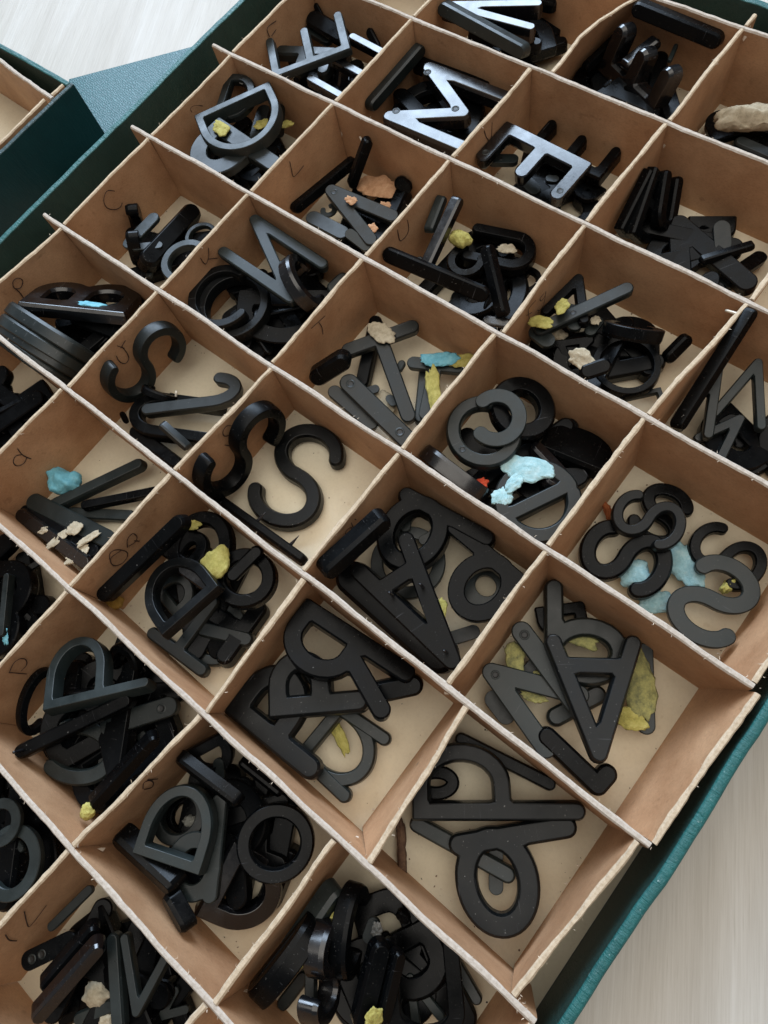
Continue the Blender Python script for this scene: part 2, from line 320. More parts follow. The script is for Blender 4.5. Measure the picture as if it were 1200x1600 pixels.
# poses in centimetres: glyph, foot, head, roll, face up/back up, finish, stroke, width, depth, extras, label, compartment
LETTERS=[
('E', (4.443, -8.014, -0.398), (1.893, -11.021, -0.698), 0, 'F', 'm', 0.12, 1.25, 0.09, [], 'grey plastic E with three arms pointing to the far wall', (0, 0)),
('E', (5.994, -7.011, -0.848), (5.757, -10.421, -0.948), 0, 'F', 'h', 0.13, 1.45, 0.12, [], 'shiny E reflecting the window along its stem', (0, 0)),
('I', (4.119, -8.864, -2.448), (4.345, -8.159, -0.748), 80, 'F', 'h', 0.3, 1, 0.25, [], 'upright plastic bar with a bright tip beside the shiny E', (0, 0)),
('I', (3.078, -8.824, -2.448), (3.471, -8.252, -1.148), 80, 'F', 'h', 0.3, 1, 0.25, [], 'shorter upright bar left of the brightest tip', (0, 0)),
('F', (-0.437, -8.952, -1.498), (2.489, -7.672, -1.498), 0, 'F', 'm', 0.2, 0.8, 0.15, [], 'grey F lying low behind the three-armed E', (0, 0)),
('I', (0.065, -6.53, -1.318), (2.887, -6.843, -1.318), 20, 'F', 'g', 0.3, 1.0, 0.15, [], 'dark bar crossing behind the corner of the grey E', (0, 0)),
('I', (0.128, -6.779, -1.748), (1.78, -6.785, -1.948), 0, 'B', 'm', 0.35, 1, 0.2, [('hole', 0, 0.75)], 'broken grey bar stub with a round pin hole', (0, 0)),
('I', (-0.223, -5.621, -1.198), (0.382, -5.85, -1.598), 60, 'F', 'g', 0.4, 1.0, 0.15, [], 'black bar end at the far wall', (0, 0)),
('I', (3.6, -5.629, -1.298), (4.628, -6.154, -1.598), 50, 'F', 'g', 0.35, 1.0, 0.15, [], 'black bar end near the right divider', (0, 0)),
('M', (12.741, -8.092, -1.128), (7.877, -8.402, -1.028), 0, 'F', 'h', 0.15, 0.87, 0.13, [('hole', -0.3, 0.9), ('hole', 0.3, 0.9), ('hole', 0.0, 0.42)], 'big M lying flat and shining pale blue with the window light', (1, 0)),
('I', (7.029, -9.861, -1.408), (7.257, -5.937, -1.008), 82, 'F', 'm', 0.15, 1, 0.12, [('pin', 0, 0.45)], 'grey letter edge with a metal pin by the left divider', (1, 0)),
('I', (6.587, -5.77, -1.498), (10.863, -5.529, -1.498), 0, 'F', 'g', 0.14, 1.0, 0.15, [], 'black leg of an M beyond the shining M', (1, 0)),
('M', (10.624, -7.077, -2.078), (7.701, -7.529, -2.078), 0, 'F', 'g', 0.15, 1.0, 0.15, [], 'dark M buried under the shining M', (1, 0)),
('D', (0.605, -14.187, -0.898), (-0.49, -11.846, -0.698), 0, 'F', 'm', 0.17, 1, 0.14, [('putty', (0.309, -11.756, -0.848), 0.55, 0.35, 0.08, 'glue', 20)], 'far D with a dark glue smear on its top bend', (0, 1)),
('D', (0.625, -15.04, -0.468), (2.642, -11.655, -0.368), 0, 'F', 'm', 0.115, 1.35, 0.15, [], 'angular D lying over the others', (0, 1)),
('P', (5.721, -14.866, -0.948), (1.391, -14.63, -0.648), 0, 'B', 'm', 0.19, 1, 0.13, [('putty', (2.112, -14.754, -0.598), 0.68, 0.5, 0.12, 'yellow', 40)], 'P back with a yellow putty patch on its end', (0, 1)),
('I', (2.832, -13.855, -1.848), (1.757, -11.822, -1.748), 0, 'B', 'm', 0.3, 1, 0.2, [('putty', (2.505, -12.907, -1.698), 0.38, 0.5, 0.1, 'yellow', 70)], 'grey bar with yellow putty under the angular D', (0, 1)),
('D', (2.284, -15.67, -2.148), (3.339, -13.777, -2.148), 0, 'B', 'm', 0.17, 1.1, 0.14, [('putty', (2.877, -14.456, -2.348), 0.5, 0.2, 0.1, 'yellow', 25)], 'curved D lying low near the front divider', (0, 1)),
('C', (2.52, -15.459, -2.548), (3.3, -13.329, -2.548), 0, 'F', 'm', 0.17, 1.2, 0.15, [], 'lowest curved letter near the front corner', (0, 1)),
('I', (3.413, -12.632, -2.288), (2.893, -11.583, -1.388), 70, 'F', 'm', 0.35, 1, 0.25, [('putty', (3.659, -12.291, -1.688), 0.3, 0.5, 0.12, 'yellow', 80)], 'dark bar with a yellow end standing at the right', (0, 1)),
('I', (8.376, -13.274, -2.448), (8.842, -11.97, -0.548), 70, 'F', 'g', 0.2, 1, 0.2, [('pin', 0, 0.8)], 'glossy black bar standing tall with a metal pin sticking out left', (1, 1)),
('I', (6.983, -15.747, -2.258), (7.751, -11.96, -2.158), 70, 'F', 'g', 0.13, 1, 0.12, [], 'long black bar lying along the left wall', (1, 1)),
('V', (7.819, -14.192, -1.648), (11.374, -14.423, -2.148), 5, 'B', 'm', 0.17, 0.62, 0.14, [('hole', 0, 0.13), ('putty', (9.257, -14.201, -1.698), 0.42, 0.28, 0.05, 'paper', 20), ('putty', (10.462, -13.38, -2.148), 0.4, 0.3, 0.05, 'paper', 10), ('putty', (10.735, -14.715, -2.148), 0.35, 0.45, 0.05, 'paper', 50)], 'narrow grey V with torn orange paper stuck on it', (1, 1)),
('I', (7.641, -15.566, -2.148), (9.931, -15.444, -2.248), 0, 'B', 'm', 0.3, 1, 0.2, [], 'grey bar beside the front divider with a worn spot', (1, 1)),
('I', (9.878, -15.411, -2.048), (11.206, -15.453, -2.348), 10, 'B', 'm', 0.35, 1, 0.2, [], 'short grey bar at the front corner', (1, 1)),
('I', (10.151, -12.121, -1.908), (10.839, -11.989, -2.408), 40, 'F', 'g', 0.75, 1, 0.5, [], 'black block by the right divider', (1, 1)),
('C', (7.966, -15.065, -2.448), (8.285, -14.334, -2.448), 0, 'B', 'm', 0.3, 0.8, 0.15, [], 'small grey curved piece between the bars', (1, 1)),
('E', (17.439, -8.185, -1.088), (13.031, -8.07, -0.988), 0, 'B', 'h', 0.14, 0.85, 0.14, [('hole', 0.42, 0.07), ('hole', 0.42, 0.93)], 'dark E with two shiny arms reaching the front divider', (2, 0)),
('E', (17.791, -7.445, -1.928), (14.038, -7.477, -1.928), 0, 'F', 'g', 0.14, 0.8, 0.15, [], 'black E under the shiny-armed E by the back wall', (2, 0)),
('I', (13.02, -9.127, -1.908), (14.127, -8.39, -2.008), 0, 'B', 'm', 0.38, 1, 0.25, [('hole', 0, 0.4)], 'grey stub with a pin hole left of the arms', (2, 0)),
('I', (15.656, -9.101, -2.548), (14.519, -8.706, -2.548), 0, 'B', 'm', 0.5, 1, 0.3, [], 'low grey bar end in front of the E', (2, 0)),
('B', (18.058, -7.716, -2.548), (16.387, -7.453, -2.548), 10, 'B', 'g', 0.3, 0.8, 0.15, [], 'dark block-like letter at the right end', (2, 0)),
('I', (16.017, -8.043, -2.548), (15.469, -8.261, -2.548), 0, 'B', 'm', 0.6, 1, 0.3, [], 'small pale grey bar end between the arms', (2, 0)),
('D', (19.821, -9.666, -1.798), (19.523, -7.242, -0.898), 70, 'F', 'g', 0.17, 0.9, 0.16, [], 'tall black letter leaning on the left divider', (3, 0)),
('B', (20.616, -9.475, -1.918), (19.931, -6.988, -0.918), 62, 'F', 'g', 0.17, 0.9, 0.16, [], 'second black letter of the leaning row', (3, 0)),
('U', (21.373, -8.259, -2.448), (20.42, -6.357, -1.448), 50, 'F', 'g', 0.2, 0.6, 0.2, [], 'round-topped black letter standing at the end of the row', (3, 0)),
('B', (21.755, -7.279, -2.548), (23.432, -6.392, -2.448), 10, 'F', 'g', 0.3, 0.6, 0.22, [], 'black slab-like letter lying by the back wall', (3, 0)),
('I', (23.362, -9.083, -2.248), (24.701, -7.339, -2.248), 75, 'F', 'g', 0.16, 1, 0.14, [], 'long black bar on edge near the front divider', (3, 0)),
('I', (23.75, -8.051, -2.348), (22.976, -7.028, -2.048), 0, 'B', 'm', 0.5, 1, 0.25, [], 'pale grey round bar end standing out of the black letters', (3, 0)),
('I', (24.756, -9.008, -2.848), (24.18, -8.268, -2.848), 0, 'B', 'm', 0.8, 1, 0.3, [], 'pale grey bar end low by the front divider', (3, 0)),
('I', (24.665, -8.233, -2.648), (25.038, -6.878, -2.848), 0, 'B', 'g', 0.4, 1, 0.3, [], 'black bar end at the right divider', (3, 0)),
('B', (20.261, -2.919, -2.648), (21.871, -1.146, -2.548), 0, 'B', 'g', 0.2, 0.9, 0.15, [], 'dark letter under the pale putty lump', (3, -1)),
('I', (21.275, -2.843, -2.248), (23.566, -2.822, -2.348), 0, 'F', 'm', 0.25, 1.0, 0.15, [], 'dark bar in front of the pale putty lump', (3, -1)),
('I', (14.639, -0.967, -0.058), (18.765, -0.711, -0.458), 70, 'F', 'g', 0.16, 1, 0.14, [], 'long black bar on edge against the far wall', (2, -1)),
('I', (15.776, -2.643, -1.348), (16.413, -1.039, -0.948), 80, 'F', 'h', 0.25, 1, 0.3, [], 'bar on edge with a bright top in the middle', (2, -1)),
('E', (17.76, -3.589, -2.048), (14.15, -2.258, -1.848), -70, 'F', 'h', 0.2, 0.8, 0.2, [], 'black E with its arms pointing up', (2, -1)),
('I', (15.331, -3.79, -1.448), (15.534, -3.533, -1.248), 0, 'F', 'g', 0.5, 1.0, 0.15, [], 'small bright bar end by the front divider', (2, -1)),
('I', (16.822, -0.455, -1.248), (17.069, -1.434, -1.248), 0, 'F', 'm', 0.2, 1.0, 0.15, [], 'thin pale bar end below the curved letter', (2, -1)),
('I', (13.98, -2.89, -1.848), (14.376, -0.343, -1.648), 70, 'F', 'g', 0.16, 1.0, 0.15, [], 'black bar by the bent divider', (2, -1)),
('V', (6.591, -3.838, -0.518), (10.862, -2.107, -0.818), 0, 'F', 'h', 0.12, 0.5, 0.15, [], 'V with two long arms shining blue-white', (1, -1)),
('I', (6.457, -4.172, -0.498), (11.455, -4.298, -0.998), 65, 'F', 'm', 0.13, 1, 0.12, [], 'long matt grey bar on edge by the front divider', (1, -1)),
('A', (9.547, -2.605, -2.548), (11.74, -0.967, -2.448), 0, 'F', 'g', 0.22, 0.6, 0.2, [], 'black letter point lying on the bare floor to the right', (1, -1)),
('M', (10.951, -0.888, -1.598), (7.624, -2.051, -1.198), 0, 'F', 'g', 0.16, 1, 0.15, [], 'black M buried under the shining V', (1, -1)),
('I', (1.927, -21.798, -1.448), (1.924, -19.574, -1.448), 0, 'B', 'm', 0.27, 1, 0.12, [], 'wide matt grey bar sloping up from the front left', (0, 2)),
('I', (3.303, -21.855, -1.548), (2.427, -17.76, -2.348), 35, 'F', 'g', 0.22, 1, 0.2, [], 'thick dark wedge-like bar rising over the pile', (0, 2)),
('I', (2.215, -21.624, -1.448), (3.139, -20.594, -1.748), 0, 'B', 'm', 0.28, 1, 0.15, [], 'short grey arm joining the wide bar', (0, 2)),
('C', (2.233, -21.988, -1.838), (0.055, -20.092, -2.038), -75, 'F', 'g', 0.2, 0.9, 0.2, [], 'C standing on edge with its two tips up', (0, 2)),
('O', (5.014, -21.834, -1.748), (4.451, -19.498, -1.748), 0, 'F', 'm', 0.17, 1, 0.15, [], 'round O partly behind the right divider', (0, 2)),
('O', (3.767, -19.827, -2.348), (3.87, -18.241, -2.348), 0, 'F', 'm', 0.15, 1, 0.15, [], 'round letter lying lower by the back wall', (0, 2)),
('I', (3.196, -22.114, -2.348), (2.933, -21.589, -2.348), 0, 'F', 'm', 0.5, 1, 0.3, [], 'grey bar end in the front corner', (0, 2)),
('O', (9.488, -22.659, -1.698), (7.09, -20.184, -1.598), 0, 'F', 'k', 0.135, 0.98, 0.16, [], 'large round O in front', (1, 2)),
('C', (8.511, -22.47, -1.298), (6.269, -20.103, -1.298), 0, 'F', 'k', 0.14, 1, 0.15, [], 'C half hidden behind the round O', (1, 2)),
('N', (6.575, -18.711, -0.768), (11.075, -18.849, -0.968), 0, 'B', 'm', 0.11, 0.75, 0.1, [], 'N with two long grey legs across the compartment', (1, 2)),
('C', (11.844, -19.264, -1.548), (9.584, -18.095, -0.848), 60, 'F', 'h', 0.19, 0.8, 0.22, [], 'C standing on edge with a shiny curved back', (1, 2)),
('I', (11.374, -18.303, -1.848), (11.578, -17.25, -1.748), 10, 'F', 'm', 0.5, 1.0, 0.15, [], 'grey bar end against the right divider', (1, 2)),
('I', (10.906, -21.859, -2.448), (9.957, -21.529, -2.248), 40, 'F', 'g', 0.4, 1.0, 0.15, [], 'dark bar deep in the front corner', (1, 2)),
('I', (14.733, -15.551, -1.448), (14.062, -12.215, -0.848), 80, 'F', 'h', 0.14, 1, 0.14, [], 'longest steel-blue edge of a letter standing up', (2, 1)),
('I', (13.788, -14.061, -1.248), (13.404, -12.5, -0.848), 80, 'F', 'm', 0.25, 1, 0.24, [], 'shorter grey edge standing behind the steel-blue edge', (2, 1)),
('I', (12.827, -16.392, -0.498), (17.513, -15.582, -0.998), 50, 'F', 'g', 0.14, 1, 0.06, [], 'long dark bar on edge along the front divider', (2, 1)),
('I', (14.074, -15.676, -1.448), (13.989, -15.165, -1.348), 0, 'F', 'm', 0.7, 1, 0.4, [], 'small square bar end beside the steel-blue edge', (2, 1)),
('U', (17.683, -12.178, -1.948), (14.839, -13.131, -1.848), 0, 'F', 'g', 0.18, 0.8, 0.18, [], 'black U lying on its side', (2, 1)),
('C', (16.264, -14.065, -1.848), (14.659, -14.004, -1.748), 0, 'F', 'g', 0.25, 1, 0.3, [('putty', (14.773, -13.464, -1.548), 0.7, 0.55, 0.3, 'yellow', 30)], 'small curved black letter below the yellow putty', (2, 1)),
('I', (18.622, -15.479, -1.548), (16.377, -13.515, -0.748), 45, 'F', 'g', 0.17, 1, 0.15, [], 'dark brown-black bar leaning over everything', (2, 1)),
('I', (17.746, -16.047, -1.748), (18.763, -15.623, -1.748), 0, 'F', 'h', 0.4, 1.0, 0.15, [], 'bright pale blue bar end in the front corner', (2, 1)),
('I', (17.362, -15.277, -2.548), (17.14, -14.284, -2.248), 30, 'F', 'g', 0.35, 1, 0.2, [], 'black bar lying low near the front corner', (2, 1)),
('D', (17.542, -13.599, -2.748), (17.517, -12.288, -2.748), 0, 'F', 'g', 0.2, 1, 0.2, [('putty', (16.485, -12.57, -2.048), 0.6, 0.35, 0.15, 'cream', 10)], 'black letter bend resting on the floor at right', (2, 1)),
('I', (19.89, -15.592, -1.448), (22.014, -12.216, -0.948), 0, 'B', 'm', 0.13, 1, 0.11, [('putty', (20.002, -15.321, -1.148), 0.75, 0.4, 0.12, 'yellow', 15), ('hole', 0, 0.4)], 'long curved-topped bar with yellow putty at its lower end', (3, 1)),
('A', (20.54, -14.604, -1.368), (19.908, -12.489, -1.368), 0, 'F', 'g', 0.2, 1.1, 0.16, [('putty', (20.317, -14.417, -0.968), 0.38, 0.5, 0.12, 'yellow', 40)], 'dark pointed letter at the far corner', (3, 1)),
('I', (20.771, -15.601, -1.648), (19.622, -15.421, -1.648), 0, 'B', 'm', 0.55, 1, 0.2, [], 'oval grey bar end near the front divider', (3, 1)),
('I', (21.199, -14.509, -1.648), (20.133, -13.975, -1.548), 0, 'B', 'm', 0.5, 1, 0.2, [], 'rounded grey bar end under the long bar', (3, 1)),
('I', (21.513, -14.349, -1.948), (21.523, -13.421, -1.948), 0, 'B', 'm', 0.5, 1, 0.25, [('putty', (21.513, -13.813, -1.698), 0.3, 0.3, 0.08, 'cream', 0)], 'grey bar end with a cream smear', (3, 1)),
('C', (21.823, -13.738, -1.548), (23.936, -12.855, -1.648), -50, 'B', 'g', 0.18, 0.9, 0.22, [], 'dark C standing on edge with its curved back to the front', (3, 1)),
('O', (24.514, -15.22, -2.248), (22.292, -13.71, -2.248), 0, 'F', 'g', 0.12, 1, 0.14, [], 'upper ring lying over the pale floor', (3, 1)),
('D', (23.808, -15.715, -2.748), (24.988, -14.399, -2.748), 0, 'F', 'm', 0.13, 1, 0.14, [], 'lower ring beneath the first ring', (3, 1)),
('I', (22.354, -16.158, -1.548), (23.095, -15.22, -1.448), 20, 'F', 'g', 0.5, 1, 0.25, [('putty', (22.086, -15.657, -1.448), 0.75, 0.5, 0.12, 'cream', 35)], 'crumpled shiny blue-black bar end', (3, 1)),
('A', (20.875, -15.528, -2.648), (21.762, -14.219, -2.148), 20, 'F', 'g', 0.2, 1, 0.15, [], 'black letter buried under the putty', (3, 1)),
('I', (24.588, -13.46, -2.548), (24.855, -12.314, -2.048), 50, 'F', 'g', 0.4, 1, 0.3, [], 'black bar against the right divider', (3, 1)),
('I', (26.126, -16.182, -1.448), (25.927, -11.531, 0.052), 60, 'F', 'g', 0.1, 1, 0.1, [('pin', 0, 0.93)], 'long black bar leaning up along the left divider', (4, 1)),
('V', (26.264, -13.144, -1.348), (26.927, -15.922, -1.848), 0, 'F', 'm', 0.14, 0.55, 0.13, [], 'dark V nearest the leaning bar', (4, 1)),
('V', (27.283, -11.983, -1.748), (27.947, -14.533, -2.148), 0, 'F', 'm', 0.14, 0.95, 0.14, [], 'inverted V with one straight leg', (4, 1)),
('V', (27.982, -14.101, -2.148), (27.632, -15.966, -2.248), 0, 'F', 'm', 0.2, 0.85, 0.15, [], 'small inverted V over the front divider', (4, 1)),
('I', (28.654, -15.513, -2.748), (29.257, -14.345, -2.748), 0, 'F', 'm', 0.25, 1.0, 0.15, [], 'short bar in the front right corner', (4, 1)),
('I', (28.563, -14.881, -2.848), (27.988, -14.206, -2.848), 0, 'F', 'g', 0.5, 1.0, 0.15, [], 'black rounded bar end on the floor', (4, 1)),
('T', (17.867, -21.08, -2.448), (14.339, -18.693, -2.048), 0, 'B', 'm', 0.145, 0.95, 0.11, [('putty', (14.556, -18.723, -1.948), 0.9, 0.55, 0.12, 'cream', 40)], 'T with a cream putty patch at its joint', (2, 2)),
('T', (18.254, -20.691, -2.448), (17.053, -18.251, -2.348), 0, 'B', 'm', 0.2, 1, 0.14, [('putty', (17.237, -18.311, -2.198), 1.05, 0.42, 0.12, 'blue', 0), ('putty', (17.977, -17.855, -2.248), 0.95, 0.4, 0.1, 'yellow', 0), ('putty', (17.895, -19.551, -2.198), 0.4, 1.5, 0.08, 'yellow', -8)], 'T with blue putty at its joint and a yellow stem', (2, 2)),
('I', (18.061, -20.811, -2.748), (16.687, -18.649, -2.748), 0, 'F', 'm', 0.2, 1.0, 0.15, [], 'thin grey bar under the yellow-stemmed T', (2, 2)),
('I', (15.02, -20.912, -2.748), (13.451, -17.834, -2.548), 0, 'F', 'g', 0.18, 1.0, 0.15, [], 'black bar under the cream-patched T', (2, 2)),
('I', (13.612, -22.201, -1.948), (14.638, -20.704, -1.248), 55, 'F', 'g', 0.4, 1, 0.35, [], 'fat black bar with a shiny rounded tip', (2, 2)),
('I', (14.325, -21.839, -2.048), (16.869, -22.053, -2.448), 0, 'B', 'm', 0.22, 1, 0.15, [], 'flat grey bar along the front divider', (2, 2)),
('I', (14.551, -21.21, -1.848), (18.568, -21.825, -2.448), 0, 'B', 'm', 0.19, 1, 0.14, [('hole', 0, 0.12), ('hole', 0, 0.82)], 'wide grey bar with two pin holes in the front corner', (2, 2)),
('I', (15.943, -19.545, -2.548), (15.889, -19.024, -2.448), 0, 'F', 'm', 0.6, 1, 0.3, [], 'grey bar end beside the blue-patched T', (2, 2)),
('I', (15.281, -20.942, -2.848), (15.647, -20.43, -2.848), 0, 'B', 'm', 0.6, 1, 0.2, [], 'broken grey fragment on the floor', (2, 2)),
('I', (16.161, -20.536, -2.848), (16.714, -20.699, -2.848), 0, 'B', 'm', 0.6, 1, 0.2, [], 'tiny grey chip touching the stem of the cream-patched T', (2, 2)),
('C', (22.173, -20.802, -1.248), (19.473, -19.67, -1.048), 0, 'F', 'm', 0.19, 0.95, 0.15, [('hole', -0.38, 0.42)], 'big C with a pin hole at the far left', (3, 2)),
('C', (21.623, -20.59, -1.048), (20.415, -18.673, -0.848), 0, 'B', 'm', 0.24, 0.9, 0.2, [], 'C facing left, hooked through the big C', (3, 2)),
('O', (22.55, -19.293, -1.448), (20.364, -17.791, -1.248), 10, 'F', 'g', 0.26, 0.8, 0.2, [], 'black O tucked behind the hooked letters', (3, 2)),
('C', (22.41, -21.819, -1.848), (19.44, -21.796, -1.248), 72, 'F', 'h', 0.18, 0.45, 0.2, [('putty', (21.857, -21.9, -1.848), 0.35, 0.5, 0.2, 'red', 60)], 'C on edge with a banded glossy back', (3, 2)),
('e', (25.382, -21.949, -1.748), (22.516, -20.495, -1.548), 0, 'F', 'm', 0.19, 0.95, 0.15, [('putty', (22.907, -20.487, -1.548), 1.5, 0.7, 0.1, 'paleblue', 10), ('putty', (22.914, -21.175, -1.548), 0.35, 0.65, 0.1, 'paleblue', 35), ('putty', (22.847, -21.864, -1.648), 0.55, 0.55, 0.14, 'paleblue', 0)], 'round e under torn pale blue putty', (3, 2)),
('D', (25.28, -18.344, -2.348), (22.497, -18.929, -2.148), 15, 'F', 'g', 0.3, 0.55, 0.22, [], 'smooth black slab by the right divider', (3, 2)),
('J', (24.473, -19.756, -2.048), (22.486, -19.288, -1.848), 30, 'F', 'h', 0.28, 0.8, 0.2, [], 'glossy black hook in the centre right', (3, 2)),
('I', (21.36, -22.006, -2.448), (19.981, -21.778, -2.448), 0, 'F', 'm', 0.3, 1, 0.2, [('putty', (20.308, -21.839, -2.248), 0.25, 0.25, 0.08, 'orange', 0)], 'grey bar with an orange spot under the banded C', (3, 2)),
('S', (28.669, -19.296, -1.948), (26.131, -19.665, -1.948), 0, 'F', 'k', 0.165, 1, 0.13, [], 'grey-faced S lying on top at the upper left', (4, 2)),
('S', (29.101, -20.734, -2.348), (25.911, -21.24, -2.348), 0, 'F', 'g', 0.19, 1, 0.13, [], 'largest black S at the left, over the blue putty', (4, 2)),
('S', (31.542, -18.99, -2.548), (28.89, -18.708, -2.548), 0, 'F', 'g', 0.158, 1, 0.13, [], 'black S at the far right', (4, 2)),
('S', (30.76, -22.225, -2.448), (30.658, -18.92, -2.348), 0, 'B', 'm', 0.175, 1, 0.12, [], 'pale grey back of an S nearest the right wall', (4, 2)),
('S', (27.773, -20.081, -2.698), (27.52, -17.536, -2.698), 0, 'F', 'g', 0.2, 1, 0.13, [], 'lowest black S under the grey-faced S', (4, 2)),
('B', (5.027, -23.719, -1.028), (0.864, -26.235, -0.328), 32, 'F', 'h', 0.17, 0.85, 0.12, [('putty', (3.447, -24.496, -0.878), 0.8, 0.3, 0.08, 'blue', 0)], 'B with a shiny corner and teal putty', (0, 3)),
('D', (0.374, -28.488, -1.548), (4.762, -28.405, -1.548), -80, 'F', 'm', 0.16, 0.45, 0.125, [], 'front of four D letters stacked on edge', (0, 3)),
('D', (0.364, -27.98, -1.448), (4.827, -27.686, -1.448), -80, 'F', 'm', 0.16, 0.45, 0.125, [], 'second of four D letters stacked on edge', (0, 3)),
('D', (0.287, -27.415, -1.348), (4.825, -27.105, -1.348), -80, 'F', 'm', 0.16, 0.45, 0.125, [], 'third of four D letters stacked on edge', (0, 3)),
('D', (0.278, -26.806, -1.248), (4.945, -26.538, -1.248), -80, 'F', 'm', 0.16, 0.45, 0.125, [], 'farthest of four D letters stacked on edge', (0, 3)),
('I', (2.11, -25.803, -1.548), (5.279, -24.997, -1.748), 20, 'F', 'g', 0.25, 1, 0.2, [], 'glossy black bar below the shiny-cornered B', (0, 3)),
('I', (3.04, -31.087, -1.548), (3.471, -29.892, -1.648), 0, 'F', 'g', 0.2, 1.0, 0.15, [], 'black bar poking right', (0, 4)),
('O', (1.778, -30.759, -2.048), (2.061, -29.824, -2.048), 0, 'F', 'g', 0.2, 1, 0.15, [], 'dark ring at the picture edge', (0, 4)),
('D', (3.215, -30.843, -1.948), (3.45, -28.974, -1.948), 0, 'F', 'g', 0.3, 0.8, 0.15, [], 'black D filling the middle of the pile', (0, 4)),
('B', (3.463, -31.587, -2.248), (3.677, -30.349, -2.248), 0, 'F', 'g', 0.3, 0.8, 0.15, [], 'black letter at the near end', (0, 4)),
('S', (7.13, -27.598, -1.528), (7.63, -23.564, -1.428), 84, 'F', 'm', 0.115, 0.85, 0.14, [], 'S leaning on edge against the marked wall', (1, 3)),
('J', (11.557, -24.295, -1.948), (8.46, -27.22, -1.648), 0, 'B', 'm', 0.125, 0.65, 0.13, [], 'long grey J with its hook against the right divider', (1, 3)),
('U', (7.57, -27.504, -2.148), (11.247, -25.642, -2.248), 0, 'F', 'g', 0.14, 0.62, 0.15, [], 'black U open to the right under the long J', (1, 3)),
('C', (9.017, -25.791, -2.248), (7.674, -26.31, -1.648), 60, 'F', 'g', 0.22, 0.7, 0.2, [('pin', 0, 0.05)], 'small black C standing with a thin pin', (1, 3)),
('I', (9.566, -27.324, -1.748), (11.06, -27.411, -2.248), 60, 'F', 'm', 0.2, 1, 0.22, [], 'curved brownish bar on edge near the front', (1, 3)),
('I', (7.926, -28.045, -2.548), (10.945, -28.012, -2.648), 0, 'F', 'g', 0.2, 1, 0.16, [], 'black bar lying low along the front divider', (1, 3)),
('I', (7.137, -27.779, -2.448), (7.464, -28.007, -2.848), 30, 'F', 'g', 0.6, 1.0, 0.15, [], 'black bar end in the left corner', (1, 3)),
('I', (7.515, -32.722, -2.548), (9.698, -28.811, -2.348), 0, 'F', 'm', 0.125, 1, 0.1, [], 'black stick pointing to the far corner', (1, 4)),
('I', (8.677, -31.861, -2.548), (10.995, -29.326, -2.648), 0, 'F', 'g', 0.13, 1, 0.1, [], 'black stick leaning toward the right divider', (1, 4)),
('I', (7.936, -32.565, -2.948), (10.728, -30.776, -2.948), 0, 'F', 'm', 0.16, 1, 0.1, [], 'grey stick lying flat in the middle', (1, 4)),
('I', (6.479, -33.025, -2.448), (11.103, -32.078, -2.348), 0, 'B', 'm', 0.16, 1, 0.1, [('putty', (9.426, -32.645, -2.248), 0.55, 0.4, 0.06, 'cream', -30), ('putty', (10.237, -32.628, -2.248), 0.8, 0.2, 0.06, 'cream', -35)], 'wide grey stick with cream glue on its side', (1, 4)),
('I', (6.522, -33.53, -2.488), (11.02, -32.792, -2.388), 0, 'F', 'g', 0.15, 1, 0.1, [('putty', (9.195, -33.4, -2.288), 0.7, 0.25, 0.06, 'cream', -40), ('putty', (10.341, -33.302, -2.338), 0.8, 0.35, 0.06, 'cream', -35), ('putty', (8.387, -33.526, -2.288), 0.35, 0.2, 0.05, 'cream', -30)], 'rough black stick with cream paper stuck along it', (1, 4)),
('I', (6.63, -34.18, -2.348), (11.174, -33.826, -2.248), 12, 'F', 'h', 0.15, 1, 0.13, [], 'glossy navy-black stick nearest the front divider', (1, 4)),
('S', (15.717, -27.673, -2.728), (14.873, -23.043, -2.728), 0, 'F', 'k', 0.142, 0.95, 0.12, [], 'S lying flat alone on the bare floor', (2, 3)),
('S', (13.747, -28.41, -1.308), (13.988, -23.951, -1.258), 86, 'F', 'g', 0.115, 0.85, 0.14, [], 'S leaning on edge against the marked wall', (2, 3)),
('I', (13.096, -28.349, -2.548), (18.19, -28.192, -2.548), 80, 'F', 'g', 0.13, 1, 0.07, [('spike', 0, 0.46), ('spike', 0, 0.8)], 'black letter edge along the front divider with two spikes', (2, 3)),
('I', (12.719, -33.903, -1.098), (13.991, -29.557, 0.202), 10, 'F', 'g', 0.14, 1, 0.12, [], 'long black stick propped against the marked wall', (2, 4)),
('D', (16.614, -30.585, -0.848), (16.148, -33.258, -0.848), 10, 'F', 'k', 0.165, 1.45, 0.18, [], 'D on top with a bluish sheen', (2, 4)),
('I', (14.799, -31.052, -1.248), (16.489, -30.923, -1.148), 0, 'F', 'h', 0.28, 1, 0.2, [], 'short arm crossing the sheen D', (2, 4)),
('T', (16.225, -31.294, -2.448), (16.434, -34.016, -2.348), 0, 'F', 'm', 0.19, 1.35, 0.15, [], 'T whose crossbar runs along the front divider', (2, 4)),
('I', (16.34, -32.471, -2.548), (18.47, -31.496, -2.548), 0, 'F', 'm', 0.26, 1, 0.2, [], 'grey bar pointing at the right divider', (2, 4)),
('O', (16.891, -33.447, -2.848), (17.001, -30.888, -2.848), 0, 'F', 'm', 0.17, 1, 0.14, [], 'ring lying on the floor under the grey bar', (2, 4)),
('C', (13.547, -30.376, -1.748), (15.748, -28.831, -1.648), 0, 'F', 'g', 0.22, 1.1, 0.18, [('putty', (13.987, -29.11, -1.498), 0.5, 0.28, 0.1, 'yellow', 0), ('putty', (15.874, -29.686, -1.348), 0.7, 1.1, 0.2, 'yellow', 25)], 'black C with yellow putty on both ends', (2, 4)),
('O', (17.29, -30.989, -1.648), (16.578, -28.791, -1.648), 0, 'F', 'g', 0.24, 1, 0.2, [], 'black ring near the right divider', (2, 4)),
